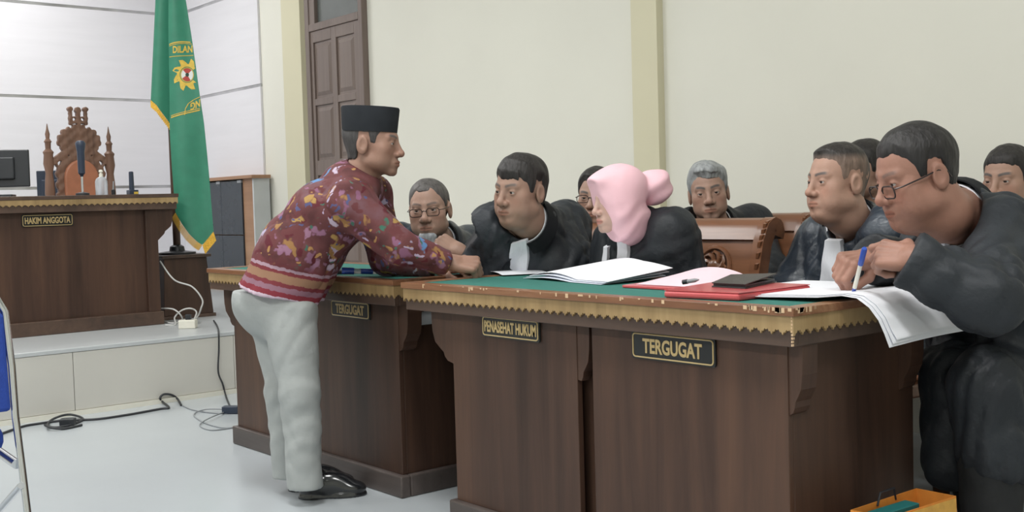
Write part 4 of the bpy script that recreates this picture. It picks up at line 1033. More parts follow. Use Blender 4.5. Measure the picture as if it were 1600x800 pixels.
def hijab_fn(P):
    Q = P.copy(); Q[:, 0] = np.abs(Q[:, 0]); y, z = P[:, 1], P[:, 2]
    d = ell(Q, (0, -0.008, 0.036), (0.096, 0.112, 0.098))
    d = smin(d, ell(Q, (0, 0.006, -0.03), (0.098, 0.09, 0.092)), 0.03)
    d = smin(d, cap(P, (0, -0.005, -0.08), tuple(nbl*0.85 + np.array([0, 0.02, 0.0])), 0.082, 0.066), 0.03); d = smin(d, cap(P, (0, -0.03, -0.07), tuple(nbl), 0.08, 0.086), 0.02)      # wrapped round the throat
    d = smin(d, ell(Q, (0, 0.06, 0.078), (0.055, 0.06, 0.03)), 0.03)      # stiff front edge over the brow
    bun = ell(P, (0.0, -0.150, 0.030), (0.085, 0.072, 0.070)); bun = bun + 0.005*np.sin((z + 0.5*y)*80)
    d = smin(d, bun, 0.012)
    d = d + 0.0040*np.sin((z + 0.5*y)*70 + 5*P[:, 0] + 1.4*np.sin(y*35))*np.clip((0.0 - z)/0.06, 0, 1) + 0.0025*waves(P, 3, 50, 4)
    # face opening: a slanting front edge from the brow back to the jaw
    ln = np.interp(z, [-0.30, -0.15, -0.118, -0.10, 0.075, 0.12], [0.03, 0.035, 0.052, 0.062, 0.106, 0.13]) - 0.5*np.maximum(np.abs(P[:, 0]) - 0.055, 0)
    return smax(d, (y - ln)*0.9, 0.006)
v, q = nets(hijab_fn, np.minimum((-0.13, -0.22, -0.2), nbl-0.1), np.maximum((0.13, 0.16, 0.16), nbl+0.1), 0.0045)
link('hijab', vmesh('hijab', hd + 0.90*(v @ Rm.T), q), M['pink'], p4)

# grey-haired man in the second row
hd = W(1107, 301, 4.6)
J = JJ(20, nb=W(1118, 350, 4.74), ch=W(1130, 412, 4.78), pv=W(1132, 500, 4.82), sR=W(1080, 362, 4.68), sL=W(1174, 352, 4.86), eR=W(1060, 430, 4.52), eL=W(1202, 420, 4.7), wR=W(1095, 470, 4.35), wL=W(1165, 480, 4.35))
seated('grey-haired man in black robe looking over the empty carved chair back', hd, 10, 2, -6, 0.98, J, SK(168, 130, 110), (dict(front=0.062, temple=0.048, t=0.007, top=0.012, quiff=0.010, sweep=0.006, rough=0.0025), SK(148, 152, 154), (SK(84, 84, 86), lambda v: (0.045-v[:, 2])*18)), 53, headkw=dict(nose=1.1, browk=0.85, stubble=0.35), gaze=(0.05, 0.05), arm=1.0)

# man in satin robe looking left, front row
hd = W(1308, 284, 3.6)
J = JJ(66, nb=W(1336, 352, 3.70), ch=W(1342, 430, 3.78), pv=W(1375, 540, 3.9), sR=W(1292, 374, 3.92), sL=W(1390, 370, 3.52), eR=W(1238, 448, 3.94), eL=W(1400, 470, 3.5), wR=W(1285, 500, 3.75), wL=W(1340, 510, 3.55))
seated('stout man in satin black robe with long white band, head in profile to the left', hd, 70, 0, 0, 1.0, J, SK(178, 136, 114), (dict(front=0.07, temple=0.03, t=0.002, top=0.008, quiff=0.008, burn=0.004), SK(126, 104, 90), (SK(50, 46, 44), lambda v: np.maximum((v[:, 2]-0.068)*45, (-0.055-v[:, 1])*30))), 61, fat=1.12, headkw=dict(fat=0.9, nose=1.1, browk=0.7, nr=0.062),
    robe_mat='robe_satin', bef=[(0.0, -0.045, 0.03), (-0.08, -0.05, 0.045), (-0.18, -0.05, 0.06), (-0.32, -0.045, 0.07)], bef_off=0.013, arm=1.05)

# head just visible behind him
hd = W(1350, 268, 4.4)
J = JJ(50, nb=W(1358, 332, 4.45), ch=W(1358, 400, 4.5), pv=W(1360, 500, 4.55), sR=W(1325, 350, 4.5), sL=W(1400, 350, 4.5), eR=W(1320, 410, 4.4), eL=W(1410, 410, 4.4), wR=W(1340, 450, 4.3), wL=W(1390, 450, 4.3))
seated('person with short dark hair mostly hidden behind the stout man in satin robe', hd, 62, 0, 0, 1.0, J, SK(160, 122, 102), (dict(front=0.068, t=0.006, top=0.006), dark), 67, robe_h=0.012, h=0.0045)

# man at the right edge
hd = W(1576, 281, 3.9)
J = JJ(50, nb=W(1592, 345, 3.98), ch=W(1595, 420, 4.02), pv=W(1600, 510, 4.08), sR=W(1545, 362, 3.98), sL=W(1650, 362, 4.0), eR=W(1540, 430, 3.9), eL=W(1660, 430, 3.9), wR=W(1560, 470, 3.7), wL=W(1620, 470, 3.7))
seated('man with short black hair at the right picture edge behind the writing man', hd, 52, 4, 0, 0.98, J, SK(170, 130, 108), (dict(front=0.06, temple=0.04, t=0.004, top=0.006), dark), 71, headkw=dict(nose=1.15, browk=0.85, fat=0.3), robe_h=0.011)

# heavy man writing at the right end of the near bench
hd = W(1431, 273, 2.78)
J = JJ(70, nb=W(1500, 338, 2.93), ch=W(1542, 430, 3.02), pv=W(1592, 560, 3.12), sR=W(1472, 374, 3.12), sL=W(1562, 366, 2.80), eR=W(1440, 436, 3.10), eL=W(1545, 466, 2.56), wR=W(1366, 402, 2.88), wL=W(1418, 402, 2.60),
       kL=W(1545, 600, 2.82), aL=W(1552, 915, 2.86), kR=W(1490, 585, 3.02), aR=W(1545, 850, 3.12),
       hL=dict(y=-R_IMG*0.66 + UP*0.10 - T_CAM*0.62, z=T_CAM*0.55 + UP*0.6 - R_IMG*0.45, curl=[(30, 70, 40), (50, 75, 45), (60, 80, 45), (65, 80, 45)], thumb=(0.2, 0.5), fwd=-0.028, sc=1.05),
       hR=dict(y=-R_IMG*0.8 + T_CAM*0.45 - UP*0.05, z=UP*0.62 - R_IMG*0.35 + T_CAM*0.45, curl=[(58, 68, 40), (62, 72, 40), (66, 74, 40), (70, 76, 40)], thumb=(0.9, 0.7), fwd=0.0, sc=1.08))
kl, kr = J['kL'], J['kR']
J['skirt'] = [(tuple(kl + UP*0.0), tuple(kl - UP*0.16 + R_IMG*0.02), 0.095, 0.10), (tuple(kr), tuple(kr - UP*0.24 - R_IMG*0.01), 0.08, 0.075), (tuple(J['pv']), tuple(J['pv'] - UP*0.2 + R_IMG*0.05), 0.17, 0.2)]
p7, Rm, fn = seated('heavy man in glasses and black robe writing at the near bench corner', hd, 80, 16, 0, 1.02, J, SK(160, 112, 92), (dict(front=0.066, temple=0.042, t=0.006, top=0.003, burn=-0.002, nape=-0.05), SK(42, 40, 40)), 83, fat=1.2, headkw=dict(fat=1.0, nose=1.12, browk=0.4, nr=0.066),
    gl=dict(drop=0.012, w=0.05, h=0.03, r=0.002), bef=[(-0.01, -0.035, 0.03), (-0.08, -0.03, 0.05), (-0.16, -0.025, 0.06)], bef_off=0.010, robe_h=0.0085, arm=1.12, cuff=0.062, h=0.0028, robe_mat='robe')
def trouser(P):
    d = np.minimum(cap(P, J['kL'], J['aL'], 0.088, 0.065), cap(P, J['kR'], J['aR'], 0.075, 0.06)); return np.maximum(d + 0.004*waves(P, 4, 50, 5), 0.06 - P[:, 2])
lo, hi = bounds([J['kL'], J['aL'], J['kR'], J['aR']], 0.12); v, q = nets(trouser, lo, hi, 0.01); link('trousers', vmesh('trousers', v, q), M['dark_pants'], p7)

# ---- shoes
def shoe(parent, heel, toe, name='shoe', w=1.0):
    heel = np.array([heel[0], heel[1], 0.0]); y = np.array([toe[0]-heel[0], toe[1]-heel[1], 0.0]); Ls = np.linalg.norm(y); y /= Ls; x = np.cross(y, UP); k = Ls/0.27
    def f(P):
        d = ell(P, (0, 0.045, 0.045), (0.036, 0.05, 0.055)); d = smin(d, ell(P, (0, 0.12, 0.035), (0.042, 0.09, 0.045)), 0.03); d = smin(d, ell(P, (0, 0.205, 0.022), (0.043, 0.062, 0.026)), 0.03)
        d = smin(d, cap(P, (0, 0.055, 0.06), (0, 0.05, 0.11), 0.036, 0.036), 0.02)
        so = np.maximum(smin(ell(P, (0, 0.06, 0.0), (0.04, 0.065, 0.04)), ell(P, (0, 0.18, 0.0), (0.049, 0.09, 0.04)), 0.03), np.abs(P[:, 2]-0.008) - 0.008)
        d = np.minimum(np.maximum(d, 0.012 - P[:, 2]), so)
        return np.maximum(d, -P[:, 2])
    v, q = nets(f, (-0.07, -0.03, -0.012), (0.07, 0.3, 0.16), 0.004); v[:, 2] *= 1.3
    Rm = np.stack([x, y, UP], 1); return link(name, vmesh(name, heel + k*(v @ Rm.T), q), M['shoe'], parent)
for a in ('aL', 'aR'): 
    f_ = J['F']; t = J[a] - f_*0.06; shoe(p7, t, t + f_*0.27)

# ------------------------------------------------------------------ the standing man
hd = W(582, 224, 4.02)
e = person('standing man in black cap and maroon batik shirt leaning over the benches', loc=tuple(W(490, 760, 4.0)[:2]) + (0.0,))
Rm = head_frame(-82, 4, 0); hc = hd + Rm @ np.array([0, -0.03, -0.1])
J = JJ(-88, nb=W(558, 286, 4.05), ch=W(522, 335, 4.05), pv=W(440, 452, 4.06), sR=W(548, 318, 3.88), sL=W(578, 305, 4.24), eR=W(626, 388, 3.86), wR=W(700, 410, 3.92), eL=W(602, 404, 4.16), wL=W(676, 418, 4.08),
       kR=W(468, 612, 3.94), aR=W(477, 748, 3.97), kL=W(446, 610, 4.1), aL=W(452, 735, 4.14))
J['hd'] = hc
skin = SK(158, 118, 98); b = Body()
add_head(b, hd, Rm, 1.0, J['nb'] - (hc-J['nb'])/np.linalg.norm(hc-J['nb'])*0.03, skin, fat=0.15, nose=1.05, browk=0.7)
torso_skin(b, J, skin)
hand_piece(b, J['wR'] + R_IMG*0.005, R_IMG*0.96 - UP*0.12, UP*0.75 + T_CAM*0.6, skin*1.1, mir=-1, curl=FIST, thumb=(0.3, 0.9), sc=1.05)
hand_piece(b, J['wL'] + R_IMG*0.01, R_IMG*0.9 - UP*0.05, UP*0.9 + T_CAM*0.1, skin, mir=1, curl=LOOSE, thumb=(0.4, 0.5))
b.build(e); add_eyes(e, Rm, hd, 1.0)
add_hair(e, hd, Rm, 1.0, dict(front=0.07, temple=0.045, t=0.003, top=0.0, burn=-0.005, nape=-0.06), 91, SK(70, 68, 68))
# black peci cap: oval, slightly wider at the top
m = MB(); rings = []
def capring(z, kx, ky, tilt=0.0): return [hd + Rm @ np.array([0.084*kx*math.cos(a), -0.012 + 0.100*ky*math.sin(a), z + tilt*math.sin(a)]) for a in np.linspace(0, 2*math.pi, 40, endpoint=False)]
m.rings([capring(0.045, 0.97, 0.97), capring(0.040, 1.0, 1.0), capring(0.122, 1.07, 1.06), capring(0.129, 1.04, 1.03), capring(0.126, 0.9, 0.93), capring(0.125, 0.02, 0.95)], caps=True)
o = m.build('peci_cap', M['cap'], e); smooth(o.data, 50)
# shirt
hn = -(R_IMG*0.27 + UP*0.963); hp = W(440, 458, 4.05)
sax = [W(437, 470, 4.06), W(470, 395, 4.06), W(515, 338, 4.05), W(550, 295, 4.05)]; srad = [0.165, 0.150, 0.140, 0.105]
def shirt_fn(P):
    d = None
    for i in range(3):
        for sg in (-1, 1):
            o_ = T_CAM*sg*0.075
            a = cap(P, sax[i]+o_, sax[i+1]+o_*(1 if i < 2 else 0.6), srad[i]-0.02, srad[i+1]-0.02); d = a if d is None else smin(d, a, 0.05)
    d = smin(d, cap(P, sax[3], J['nb'], 0.09, 0.062), 0.05)
    for s in 'LR':
        d = smin(d, cap(P, sax[3], J['s'+s], 0.08, 0.078), 0.05)
        u = smin(cap(P, J['s'+s], J['e'+s], 0.080, 0.060), cap(P, J['e'+s], J['w'+s], 0.057, 0.040), 0.02); d = smin(d, u, 0.025)
    d = d + 0.005*waves(P, 12, 34, 5) + 0.016*folds(P, 19, 34, 4)
    ax = (hc - J['nb'])/np.linalg.norm(hc - J['nb']); d = smax(d, -cap(P, J['nb'] - ax*0.0, J['nb'] + ax*0.2, 0.058, 0.075), 0.01)
    d = np.maximum(d, (P - A(*hp)) @ hn.astype(f32) + 0.004*np.sin((P @ R_IMG.astype(f32))*30))
    for s in 'LR':
        wr = J['w'+s]; dr_ = wr - J['e'+s]; dr_ /= np.linalg.norm(dr_); near = np.sqrt(((P - A(*wr))**2).sum(1)) < 0.12
        d = np.where(near, np.maximum(d, (P - A(*wr)) @ dr_.astype(f32)), d)
    return d
lo, hi = bounds(sax + [J['nb'], J['sR'], J['sL'], J['eR'], J['eL'], J['wR'], J['wL']], 0.2); v, q = nets(shirt_fn, lo, hi, 0.007)
rest = np.stack([(v - hp) @ -hn, (v - hp) @ (R_IMG*0.963 - UP*0.27), (v - hp) @ T_CAM], 1)
def batik():
    t = NT('maroon batik'); b = t.b; b.inputs['Roughness'].default_value = 0.75; b.inputs['Specular IOR Level'].default_value = 0.2
    at = t.n('Attribute', attribute_name='rest'); ns = t.n('TexNoise', Scale=11.0, Detail=3.0); t.l(at, 'Vector', ns, 'Vector')
    ad = t.n('MixRGB', blend_type='ADD'); ad.inputs['Fac'].default_value = 0.2; t.l(at, 'Vector', ad, 'Color1'); t.l(ns, 'Color', ad, 'Color2')
    base = t.ramp([(0.35, srgb(86, 52, 53)), (0.5, srgb(106, 64, 65)), (0.65, srgb(112, 80, 86))]); n2 = t.n('TexNoise', Scale=9.0, Detail=4.0); t.l(at, 'Vector', n2, 'Vector'); t.l(n2, 'Fac', base, 'Fac')
    cur = base
    def layer(cur, sc, thr, pal, seed):
        mp = t.n('Mapping'); mp.inputs['Location'].default_value = (seed, seed*0.7, seed*0.3); t.l(ad, 'Color', mp, 'Vector')
        vo = t.n('TexVoronoi', Scale=sc, Randomness=1.0); t.l(mp, 'Vector', vo, 'Vector')
        r = t.ramp([(thr*0.75, (1,1,1,1)), (thr, (0,0,0,1))]); t.l(vo, 'Distance', r, 'Fac')
        pr = t.ramp([(i/len(pal), c) for i, c in enumerate(pal)]); pr.color_ramp.interpolation = 'CONSTANT'
        sp = t.n('SeparateColor'); t.l(vo, 'Color', sp, 'Color'); t.l(sp, 'Red', pr, 'Fac')
        mx = t.n('MixRGB'); t.l(r, 'Color', mx, 'Fac'); t.l(cur, 'Color', mx, 'Color1'); t.l(pr, 'Color', mx, 'Color2'); return mx
    mr = srgb(102, 58, 60)
    cur = layer(cur, 19, 0.46, [srgb(140, 100, 124), mr, srgb(150, 112, 72), srgb(92, 40, 48), srgb(134, 92, 116), mr], 0.0)
    cur = layer(cur, 15, 0.36, [srgb(172, 164, 190), mr, srgb(64, 108, 92), srgb(164, 132, 80), srgb(96, 132, 176), srgb(146, 108, 130), srgb(184, 168, 186), mr], 3.1)
    cur = layer(cur, 26, 0.30, [mr, srgb(176, 160, 184), srgb(96, 42, 48), srgb(170, 130, 84), srgb(84, 84, 120), mr, srgb(70, 104, 92)], 7.7)
    # bands above the hem
    sx = t.n('SeparateXYZ'); t.l(at, 'Vector', sx, 'Vector')
    wv = t.n('TexNoise', Scale=60.0, Detail=2.0); t.l(at, 'Vector', wv, 'Vector')
    ma = t.n('Math', operation='MULTIPLY_ADD'); ma.inputs[1].default_value = 0.012; t.l(wv, 'Fac', ma, 0); t.l(sx, 'X', ma, 2)
    ms = t.n('Math', operation='MULTIPLY'); ms.inputs[1].default_value = 5.0; t.l(ma, 'Value', ms, 0)
    bd = t.ramp([(0.0, srgb(196, 176, 190)), (0.08, srgb(128, 52, 62)), (0.17, srgb(140, 104, 118)), (0.26, srgb(118, 54, 60)), (0.33, srgb(146, 112, 90)), (0.47, srgb(116, 52, 58)), (0.53, srgb(164, 138, 150)), (0.585, srgb(108, 58, 62)), (0.9, srgb(108, 58, 62))]); bd.color_ramp.interpolation = 'CONSTANT'; t.l(ms, 'Value', bd, 'Fac')
    mk = t.ramp([(0.60, (0,0,0,1)), (0.72, (1,1,1,1))]); t.l(ms, 'Value', mk, 'Fac')
    mx = t.n('MixRGB'); t.l(mk, 'Color', mx, 'Fac'); t.l(bd, 'Color', mx, 'Color1'); t.l(cur, 'Color', mx, 'Color2'); t.l(mx, 'Color', b, 'Base Color')
    return t.m
link('batik_shirt', vmesh('batik_shirt', v, q, uvw=rest), batik(), e)
collar(e, J, r0=0.066, r1=0.062, ht=0.04, gap=0.35, mat=plain('maroon collar cloth', srgb(150, 104, 112), 0.8), name='shirt_collar')
# trousers
hR, hL = W(452, 485, 3.96), W(432, 485, 4.14)
def pants_fn(P):
    d = cap(P, hR, J['kR'], 0.100, 0.070); d = smin(d, cap(P, J['kR'], J['aR'] - UP*0.06, 0.069, 0.062), 0.03)
    d2 = cap(P, hL, J['kL'], 0.100, 0.070); d2 = smin(d2, cap(P, J['kL'], J['aL'] - UP*0.06, 0.069, 0.060), 0.03)
    d = smin(d, d2, 0.012)
    d = smin(d, ell(P, tuple(W(428, 470, 4.05)), (0.15, 0.15, 0.14)), 0.05)
    zz = P[:, 2]
    d = d + 0.004*waves(P, 33, 40, 6, (1.3, 1.3, 0.7)) + 0.008*folds(P, 35, 26, 4) + 0.0016*np.sin(zz*95 + 3*np.sin(P[:, 0]*30) + 25*P[:, 1])*np.exp(-((zz-0.30)/0.16)**2)
    return np.maximum(np.maximum(d, 0.058 - zz), zz - float(W(440, 452, 4.05)[2]))
lo, hi = bounds([hR, hL, J['aR'], J['aL'], J['kR'], J['kL']], 0.17); v, q = nets(pants_fn, lo, hi, 0.0085)
link('trousers', vmesh('trousers', v, q), M['pants'], e)
s1 = onz(468, 779, 0); s2 = onz(574, 772, 0); shoe(e, s1, s2)
s3 = onz(452, 767, 0); shoe(e, s3, s3 + (s2 - s1))

# ------------------------------------------------------------------ carved courtroom chairs behind the benches
def make_chair():
    """faces -y, seat centre at the origin"""
    e = empty('carved_chair', (0, 0, 0), 'x', 'chair', 'carved courtroom chairs')
    hw = 0.215
    def prof(t):    # side profile of the back: (y, z), rolling over at the top
        pts = [(0.205, 0.42), (0.215, 0.60), (0.235, 0.76), (0.265, 0.88), (0.30, 0.945), (0.335, 0.955), (0.36, 0.925), (0.35, 0.895)]
        x = t*(len(pts)-1); i = min(int(x), len(pts)-2); f = x-i; return np.array(pts[i])*(1-f) + np.array(pts[i+1])*f
    def slab(t0, t1, x0, x1, th, n=16, lift=0.0):
        outer = [prof(lerp(t0, t1, k/n)) for k in range(n+1)]; nr = []
        for k in range(n+1):
            d = prof(min(1, lerp(t0, t1, k/n)+0.01)) - prof(max(0, lerp(t0, t1, k/n)-0.01)); d /= np.linalg.norm(d); nr.append(np.array([-d[1], d[0]]))
        poly = [o + q*lift for o, q in zip(outer, nr)] + [o - q*(th-lift) for o, q in zip(outer[::-1], nr[::-1])]
        return MB().prism([(x0, p[0], p[1]) for p in poly], (x1-x0, 0, 0))
    slab(0.0, 0.44, -hw+0.05, hw-0.05, 0.02).build('back_panel', M['chair_wood'], e, sm=True)
    slab(0.44, 1.0, -hw+0.045, hw-0.045, 0.03, lift=0.014).build('top_rail', M['chair_wood'], e, sm=True)
    for sx in (-1, 1):
        a = sx*(hw-0.045); b = sx*hw
        st_ = slab(0.0, 1.0, min(a, b), max(a, b), 0.05, lift=0.016).build('stile', M['chair_wood'], e, sm=True)
        beads = MB()
        for k in range(16):
            p = prof(0.2+0.045*k); beads.obox((sx*(hw-0.012), p[0]-0.018, p[1]), (0.006, 0, 0), (0, 0.006, 0.002), (0.003*sx, -0.002, 0.009))
        beads.build('carved_beading', M['chair_wood'], st_)['kind'] = 'stuff'
    # carved medallion
    def on(u, w_, off): 
        z = 0.79 + w_; y = np.interp(z, [0.42, 0.60, 0.76, 0.88], [0.205, 0.215, 0.235, 0.265]); return (u, y-off, z)
    ring = [on(0.072*math.cos(a), 0.072*math.sin(a), 0.004) for a in np.linspace(0, 2*math.pi, 28, endpoint=False)]
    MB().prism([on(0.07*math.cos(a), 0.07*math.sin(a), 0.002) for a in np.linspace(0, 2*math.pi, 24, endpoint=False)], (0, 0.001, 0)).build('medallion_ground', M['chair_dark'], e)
    MB().tube(ring, 0.008, 6, True).build('medallion_ring', M['chair_wood'], e, sm=True)
    for k in range(8):
        a0 = k*math.pi/4
        pts = [on(r*math.cos(a0 + tw), r*math.sin(a0 + tw), 0.006) for r, tw in ((0.026, 0), (0.04, 0.18), (0.052, 0.5), (0.058, 0.85), (0.05, 1.0))]
        MB().tube(pts, [0.008, 0.01, 0.008, 0.006, 0.004], 6).build('carved_leaf', M['chair_wood'], e, sm=True)
    MB().lathe((0, 0, 0), [(0.03, -0.012), (0.03, 0.0), (0.022, 0.009), (0.004, 0.013)], 14).build('medallion_boss', M['chair_wood'], e, sm=True).matrix_local = Matrix.Translation(on(0, 0, 0.004)) @ Matrix.Rotation(math.pi/2, 4, 'X')
    MB().box((-hw, -0.24, 0.40), (hw, 0.23, 0.45)).build('seat_frame', M['chair_wood'], e, bevel=0.008)
    MB().box((-hw+0.03, -0.23, 0.45), (hw-0.03, 0.18, 0.475)).build('seat_cushion', M['throne_pad'], e, bevel=0.012)
    for sx in (-1, 1):
        MB().lathe((sx*(hw-0.035), -0.205, 0), [(0.018,0),(0.028,0.03),(0.02,0.08),(0.026,0.25),(0.03,0.37),(0.028,0.40)], 12).build('leg', M['chair_wood'], e, sm=True)
        MB().prism([(sx*(hw-0.03)-0.02, 0.2, 0.41), (sx*(hw-0.03)-0.02, 0.24, 0.41), (sx*(hw-0.03)-0.02, 0.29, 0), (sx*(hw-0.03)-0.02, 0.255, 0)], (0.04, 0, 0)).build('leg', M['chair_wood'], e)
    return e
proto = make_chair()
def copy_tree(o, parent=None):
    c = o.copy(); COL.objects.link(c)
    if parent is not None: c.parent = parent
    for ch in list(o.children): copy_tree(ch, c)
    return c
def mid(J_): return J_
CH = [(-2.64, 2.905, 0, 1.0, 'carved wooden chair with round medallion on its back, beside the woman in pink hijab'),
      (-3.29, 2.86, 0, 0.985, 'carved wooden chair showing one scrolled end behind the thick-haired man in the middle'),
      (-4.02, 3.02, 0, 1.0, 'carved wooden chair behind the man with the grey goatee'),
      (-3.045, 3.70, 0, 1.0, 'carved wooden chair behind the grey-haired man, scrolled end by the wall'),
      (-3.50, 3.52, 0, 0.88, 'carved wooden chair under the man with dark glasses in the back row'),
      (-2.14, 3.36, -8, 0.94, 'carved wooden chair under the stout man in the satin robe'),
      (-2.47, 4.02, 0, 0.88, 'carved wooden chair under the hidden person in the back row'),
      (-1.43, 3.10, -10, 0.9, 'carved wooden chair under the heavy writing man'),
      (-1.86, 3.92, 0, 0.9, 'carved wooden chair under the man at the right picture edge')]
for i, (x, y, rz, sz, lab) in enumerate(CH):
    o = proto if i == 0 else copy_tree(proto)
    o.location = (x, y, 0); o.rotation_euler = (0, 0, math.radians(rz)); o.scale = (1, 1, sz); o['label'] = lab

# ------------------------------------------------------------------ papers and folders on the benches
FZ = TZ - 0.003
def sheet(name, label, cat, corners, mat, zoff=0.0008, bulge=None, th=0.0012, n=12, group=None, parent=None):
    """corners: four (px, py) or xyz, in order; lies on the felt with an optional bulge(u, v)"""
    c = [onz(p[0], p[1], FZ+zoff) if len(p) == 2 else np.array(p, float) for p in corners]
    def f(u, v):
        p = lerp(lerp(c[0], c[1], u), lerp(c[3], c[2], u), v).copy(); p[2] += th + (bulge(u, v) if bulge else 0); return p
    ob = gridsheet(f, n, n, th, (0, 0, 1)).build(name, mat, parent); smooth(ob.data, 40)
    if label: tag(ob, label, cat, group)
    return ob
# big open document in front of the woman
e = empty('document', tuple(onz(930, 435, FZ)), 'large white curling document in front of the woman in pink hijab', 'paper')
c4 = [(-2.905, 2.465), (-2.46, 2.40), (-2.43, 2.66), (-2.80, 2.69)]
def doc(u, v, k): 
    p = lerp(lerp(np.array(c4[0]), np.array(c4[1]), u), lerp(np.array(c4[3]), np.array(c4[2]), u), v)
    return np.array([p[0], p[1], FZ + 0.003 + k*0.004 + (0.02*v + 0.012*math.sin(math.pi*min(1, u*1.6))*(1-v*0.5))*(0.6+0.4*k) + 0.02*math.sin(math.pi*u)*v])
for k in range(3):
    ob = gridsheet(lambda u, v: doc(u, v, k) + np.array([0.01*k, 0.006*k, 0]), 16, 10, 0.0012, (0, 0, 1)).build('page', M['paper'] if k == 2 else M['paper_shade'], e); smooth(ob.data, 50)
# papers before the middle man and on the far bench
sheet('paper_sheet', 'white paper sheet in front of the thick-haired man', 'paper', [(-3.06, 2.50, FZ+.001), (-2.99, 2.66, FZ+.001), (-3.20, 2.70, FZ+.001), (-3.235, 2.56, FZ+.001)], M['paper'], bulge=lambda u, v: 0.03*v*(1-v)+0.004)
sheet('paper_sheet', 'white paper sheet on the far bench under the standing man\'s arm', 'paper', [(-3.80, 2.36, FZ+.001), (-3.56, 2.36, FZ+.001), (-3.58, 2.62, FZ+.001), (-3.84, 2.62, FZ+.001)], M['paper'], bulge=lambda u, v: 0.012*math.sin(math.pi*u)+0.003)
e = empty('blue_marker', tuple(onz(550, 423, FZ)), 'blue capped marker pen lying on the far bench beside white paper', 'pen')
a = onz(534, 423, FZ+0.026); b_ = onz(572, 424, FZ+0.02); d_ = (b_-a); L_ = np.linalg.norm(d_); d_ /= L_
MB().tube([a, a + d_*0.045], 0.013, 12).build('cap', M['blue_pl'], e, sm=True)
MB().tube([a + d_*0.045, a + d_*0.13], 0.010, 12).build('barrel', M['clear'], e, sm=True)
MB().tube([a + d_*0.07, a + d_*0.115], 0.0105, 12).build('label_band', M['blue_pl'], e, sm=True)
m_ = onz(522, 428, FZ); e = empty('phone', tuple(m_), 'black phone lying at the front edge of the far bench', 'phone')
MB().obox(m_ + np.array([0, 0.01, 0.008]), (0.05, 0.03, 0), (-0.02, 0.035, 0), (0, 0, 0.007)).build('phone_body', M['black'], e, bevel=0.003)
MB().obox(m_ + np.array([0, 0.01, 0.0155]), (0.045, 0.027, 0), (-0.018, 0.031, 0), (0, 0, 0.0005)).build('phone_screen', M['plate'], e)
# red folder with pink sheet and pen, black notebook, front red folder
e = empty('red_folder', (-2.2, 2.5, FZ), 'flat red folder with pink sheet lying under the black notebook', 'folder')
rf = [(-2.33, 2.36), (-2.02, 2.36), (-2.10, 2.70), (-2.40, 2.70)]
MB().prism([(x, y, FZ+0.001) for x, y in rf], (0, 0, 0.008)).build('cover', M['red_folder'], e, bevel=0.002)
sheet('pink_sheet', None, None, [(-2.30, 2.39, FZ+0.010), (-2.06, 2.39, FZ+0.010), (-2.13, 2.68, FZ+0.010), (-2.37, 2.68, FZ+0.010)], M['pink_paper'], bulge=lambda u, v: 0.014*v + 0.02*u*v*(1-u)*4, parent=e)
e = empty('ballpoint_pen', (-2.2, 2.5, FZ+0.02), 'grey ballpoint pen lying on the pink sheet', 'pen')
p0, p1 = onz(1067, 441, FZ+0.026), onz(1092, 437, FZ+0.034); MB().tube([p0, p0 + (p1-p0)*0.75, p1], [0.006, 0.006, 0.002], 10).build('barrel', M['cable_g'], e, sm=True)
MB().tube([p0, p0 + (p1-p0)*0.3], 0.007, 10).build('grip', M['black'], e, sm=True)
e = empty('notebook', (-2.0, 2.5, FZ+0.03), 'black leather notebook lying open on the red folders', 'notebook')
n0 = [onz(1112, 449, FZ+0.021), onz(1165, 452, FZ+0.021), onz(1214, 441, FZ+0.021), onz(1142, 438, FZ+0.021)]
MB().prism(n0, (0, 0, 0.004)).build('back_cover', M['black_leather'], e, bevel=0.001)
MB().prism([lerp(p, sum(n0)/4, 0.06) + np.array([0, 0, 0.0042]) for p in n0], (0, 0, 0.006)).build('pages', M['black'], e)
MB().prism([p + np.array([0, 0, 0.0105 + (0.012 if i == 2 else 0.004 if i == 3 else 0)]) for i, p in enumerate(n0)], (0, 0, 0.003)).build('front_cover', M['black_leather'], e, bevel=0.001)
e = empty('red_folder', (-1.85, 2.35, FZ), 'thick glossy red document folder at the front edge of the near bench', 'folder')
r0 = [onz(1037, 465, FZ+0.001), onz(1155, 470.5, FZ+0.001), onz(1267, 456, FZ+0.001), onz(1130, 449, FZ+0.001)]
MB().prism(r0, (0, 0, 0.018)).build('body', M['red_folder'], e, bevel=0.006)
MB().prism([lerp(p, sum(r0)/4, 0.01) + np.array([0, 0, 0.0185]) for p in r0], (0, 0, 0.002)).build('flap', M['red_folder'], e)
# the document hanging over the bench end
e = empty('document', (-1.6, 2.45, FZ), 'stack of white pages bending over the right end of the near bench', 'paper')
def hang(u, v, k):
    # v runs along +x over the bench end, u along y
    y = lerp(2.30 + 0.012*k, 2.735, u); L0 = 0.0; path = [(-1.96, 0.004), (-1.75, 0.005), (-1.60, 0.010), (-1.54, 0.016), (-1.500, 0.012), (-1.468, -0.008), (-1.444, -0.036), (-1.428, -0.068), (-1.416, -0.098+0.006*k)]
    t = v*(len(path)-1); i = min(int(t), len(path)-2); f = t-i; f = f*f*(3-2*f)*0.3+f*0.7; x = lerp(path[i][0], path[i+1][0], f); z = lerp(path[i][1], path[i+1][1], f)
    sk = np.interp(v, [0, 0.4, 1], [-0.12, 0.0, 0.0])
    return np.array([x - 0.02*u*(v > 0.4) + 0.003*k*v, y + sk*(1-u)*0.3, TZ + z + 0.0022*k + 0.004*math.sin(3*u)*(v > 0.5)])
for k in range(3):
    ob = gridsheet(lambda u, v: hang(u, v, k), 8, 32, 0.001, (0, 0, 1)).build('page', M['paper'], e); smooth(ob.data, 50)
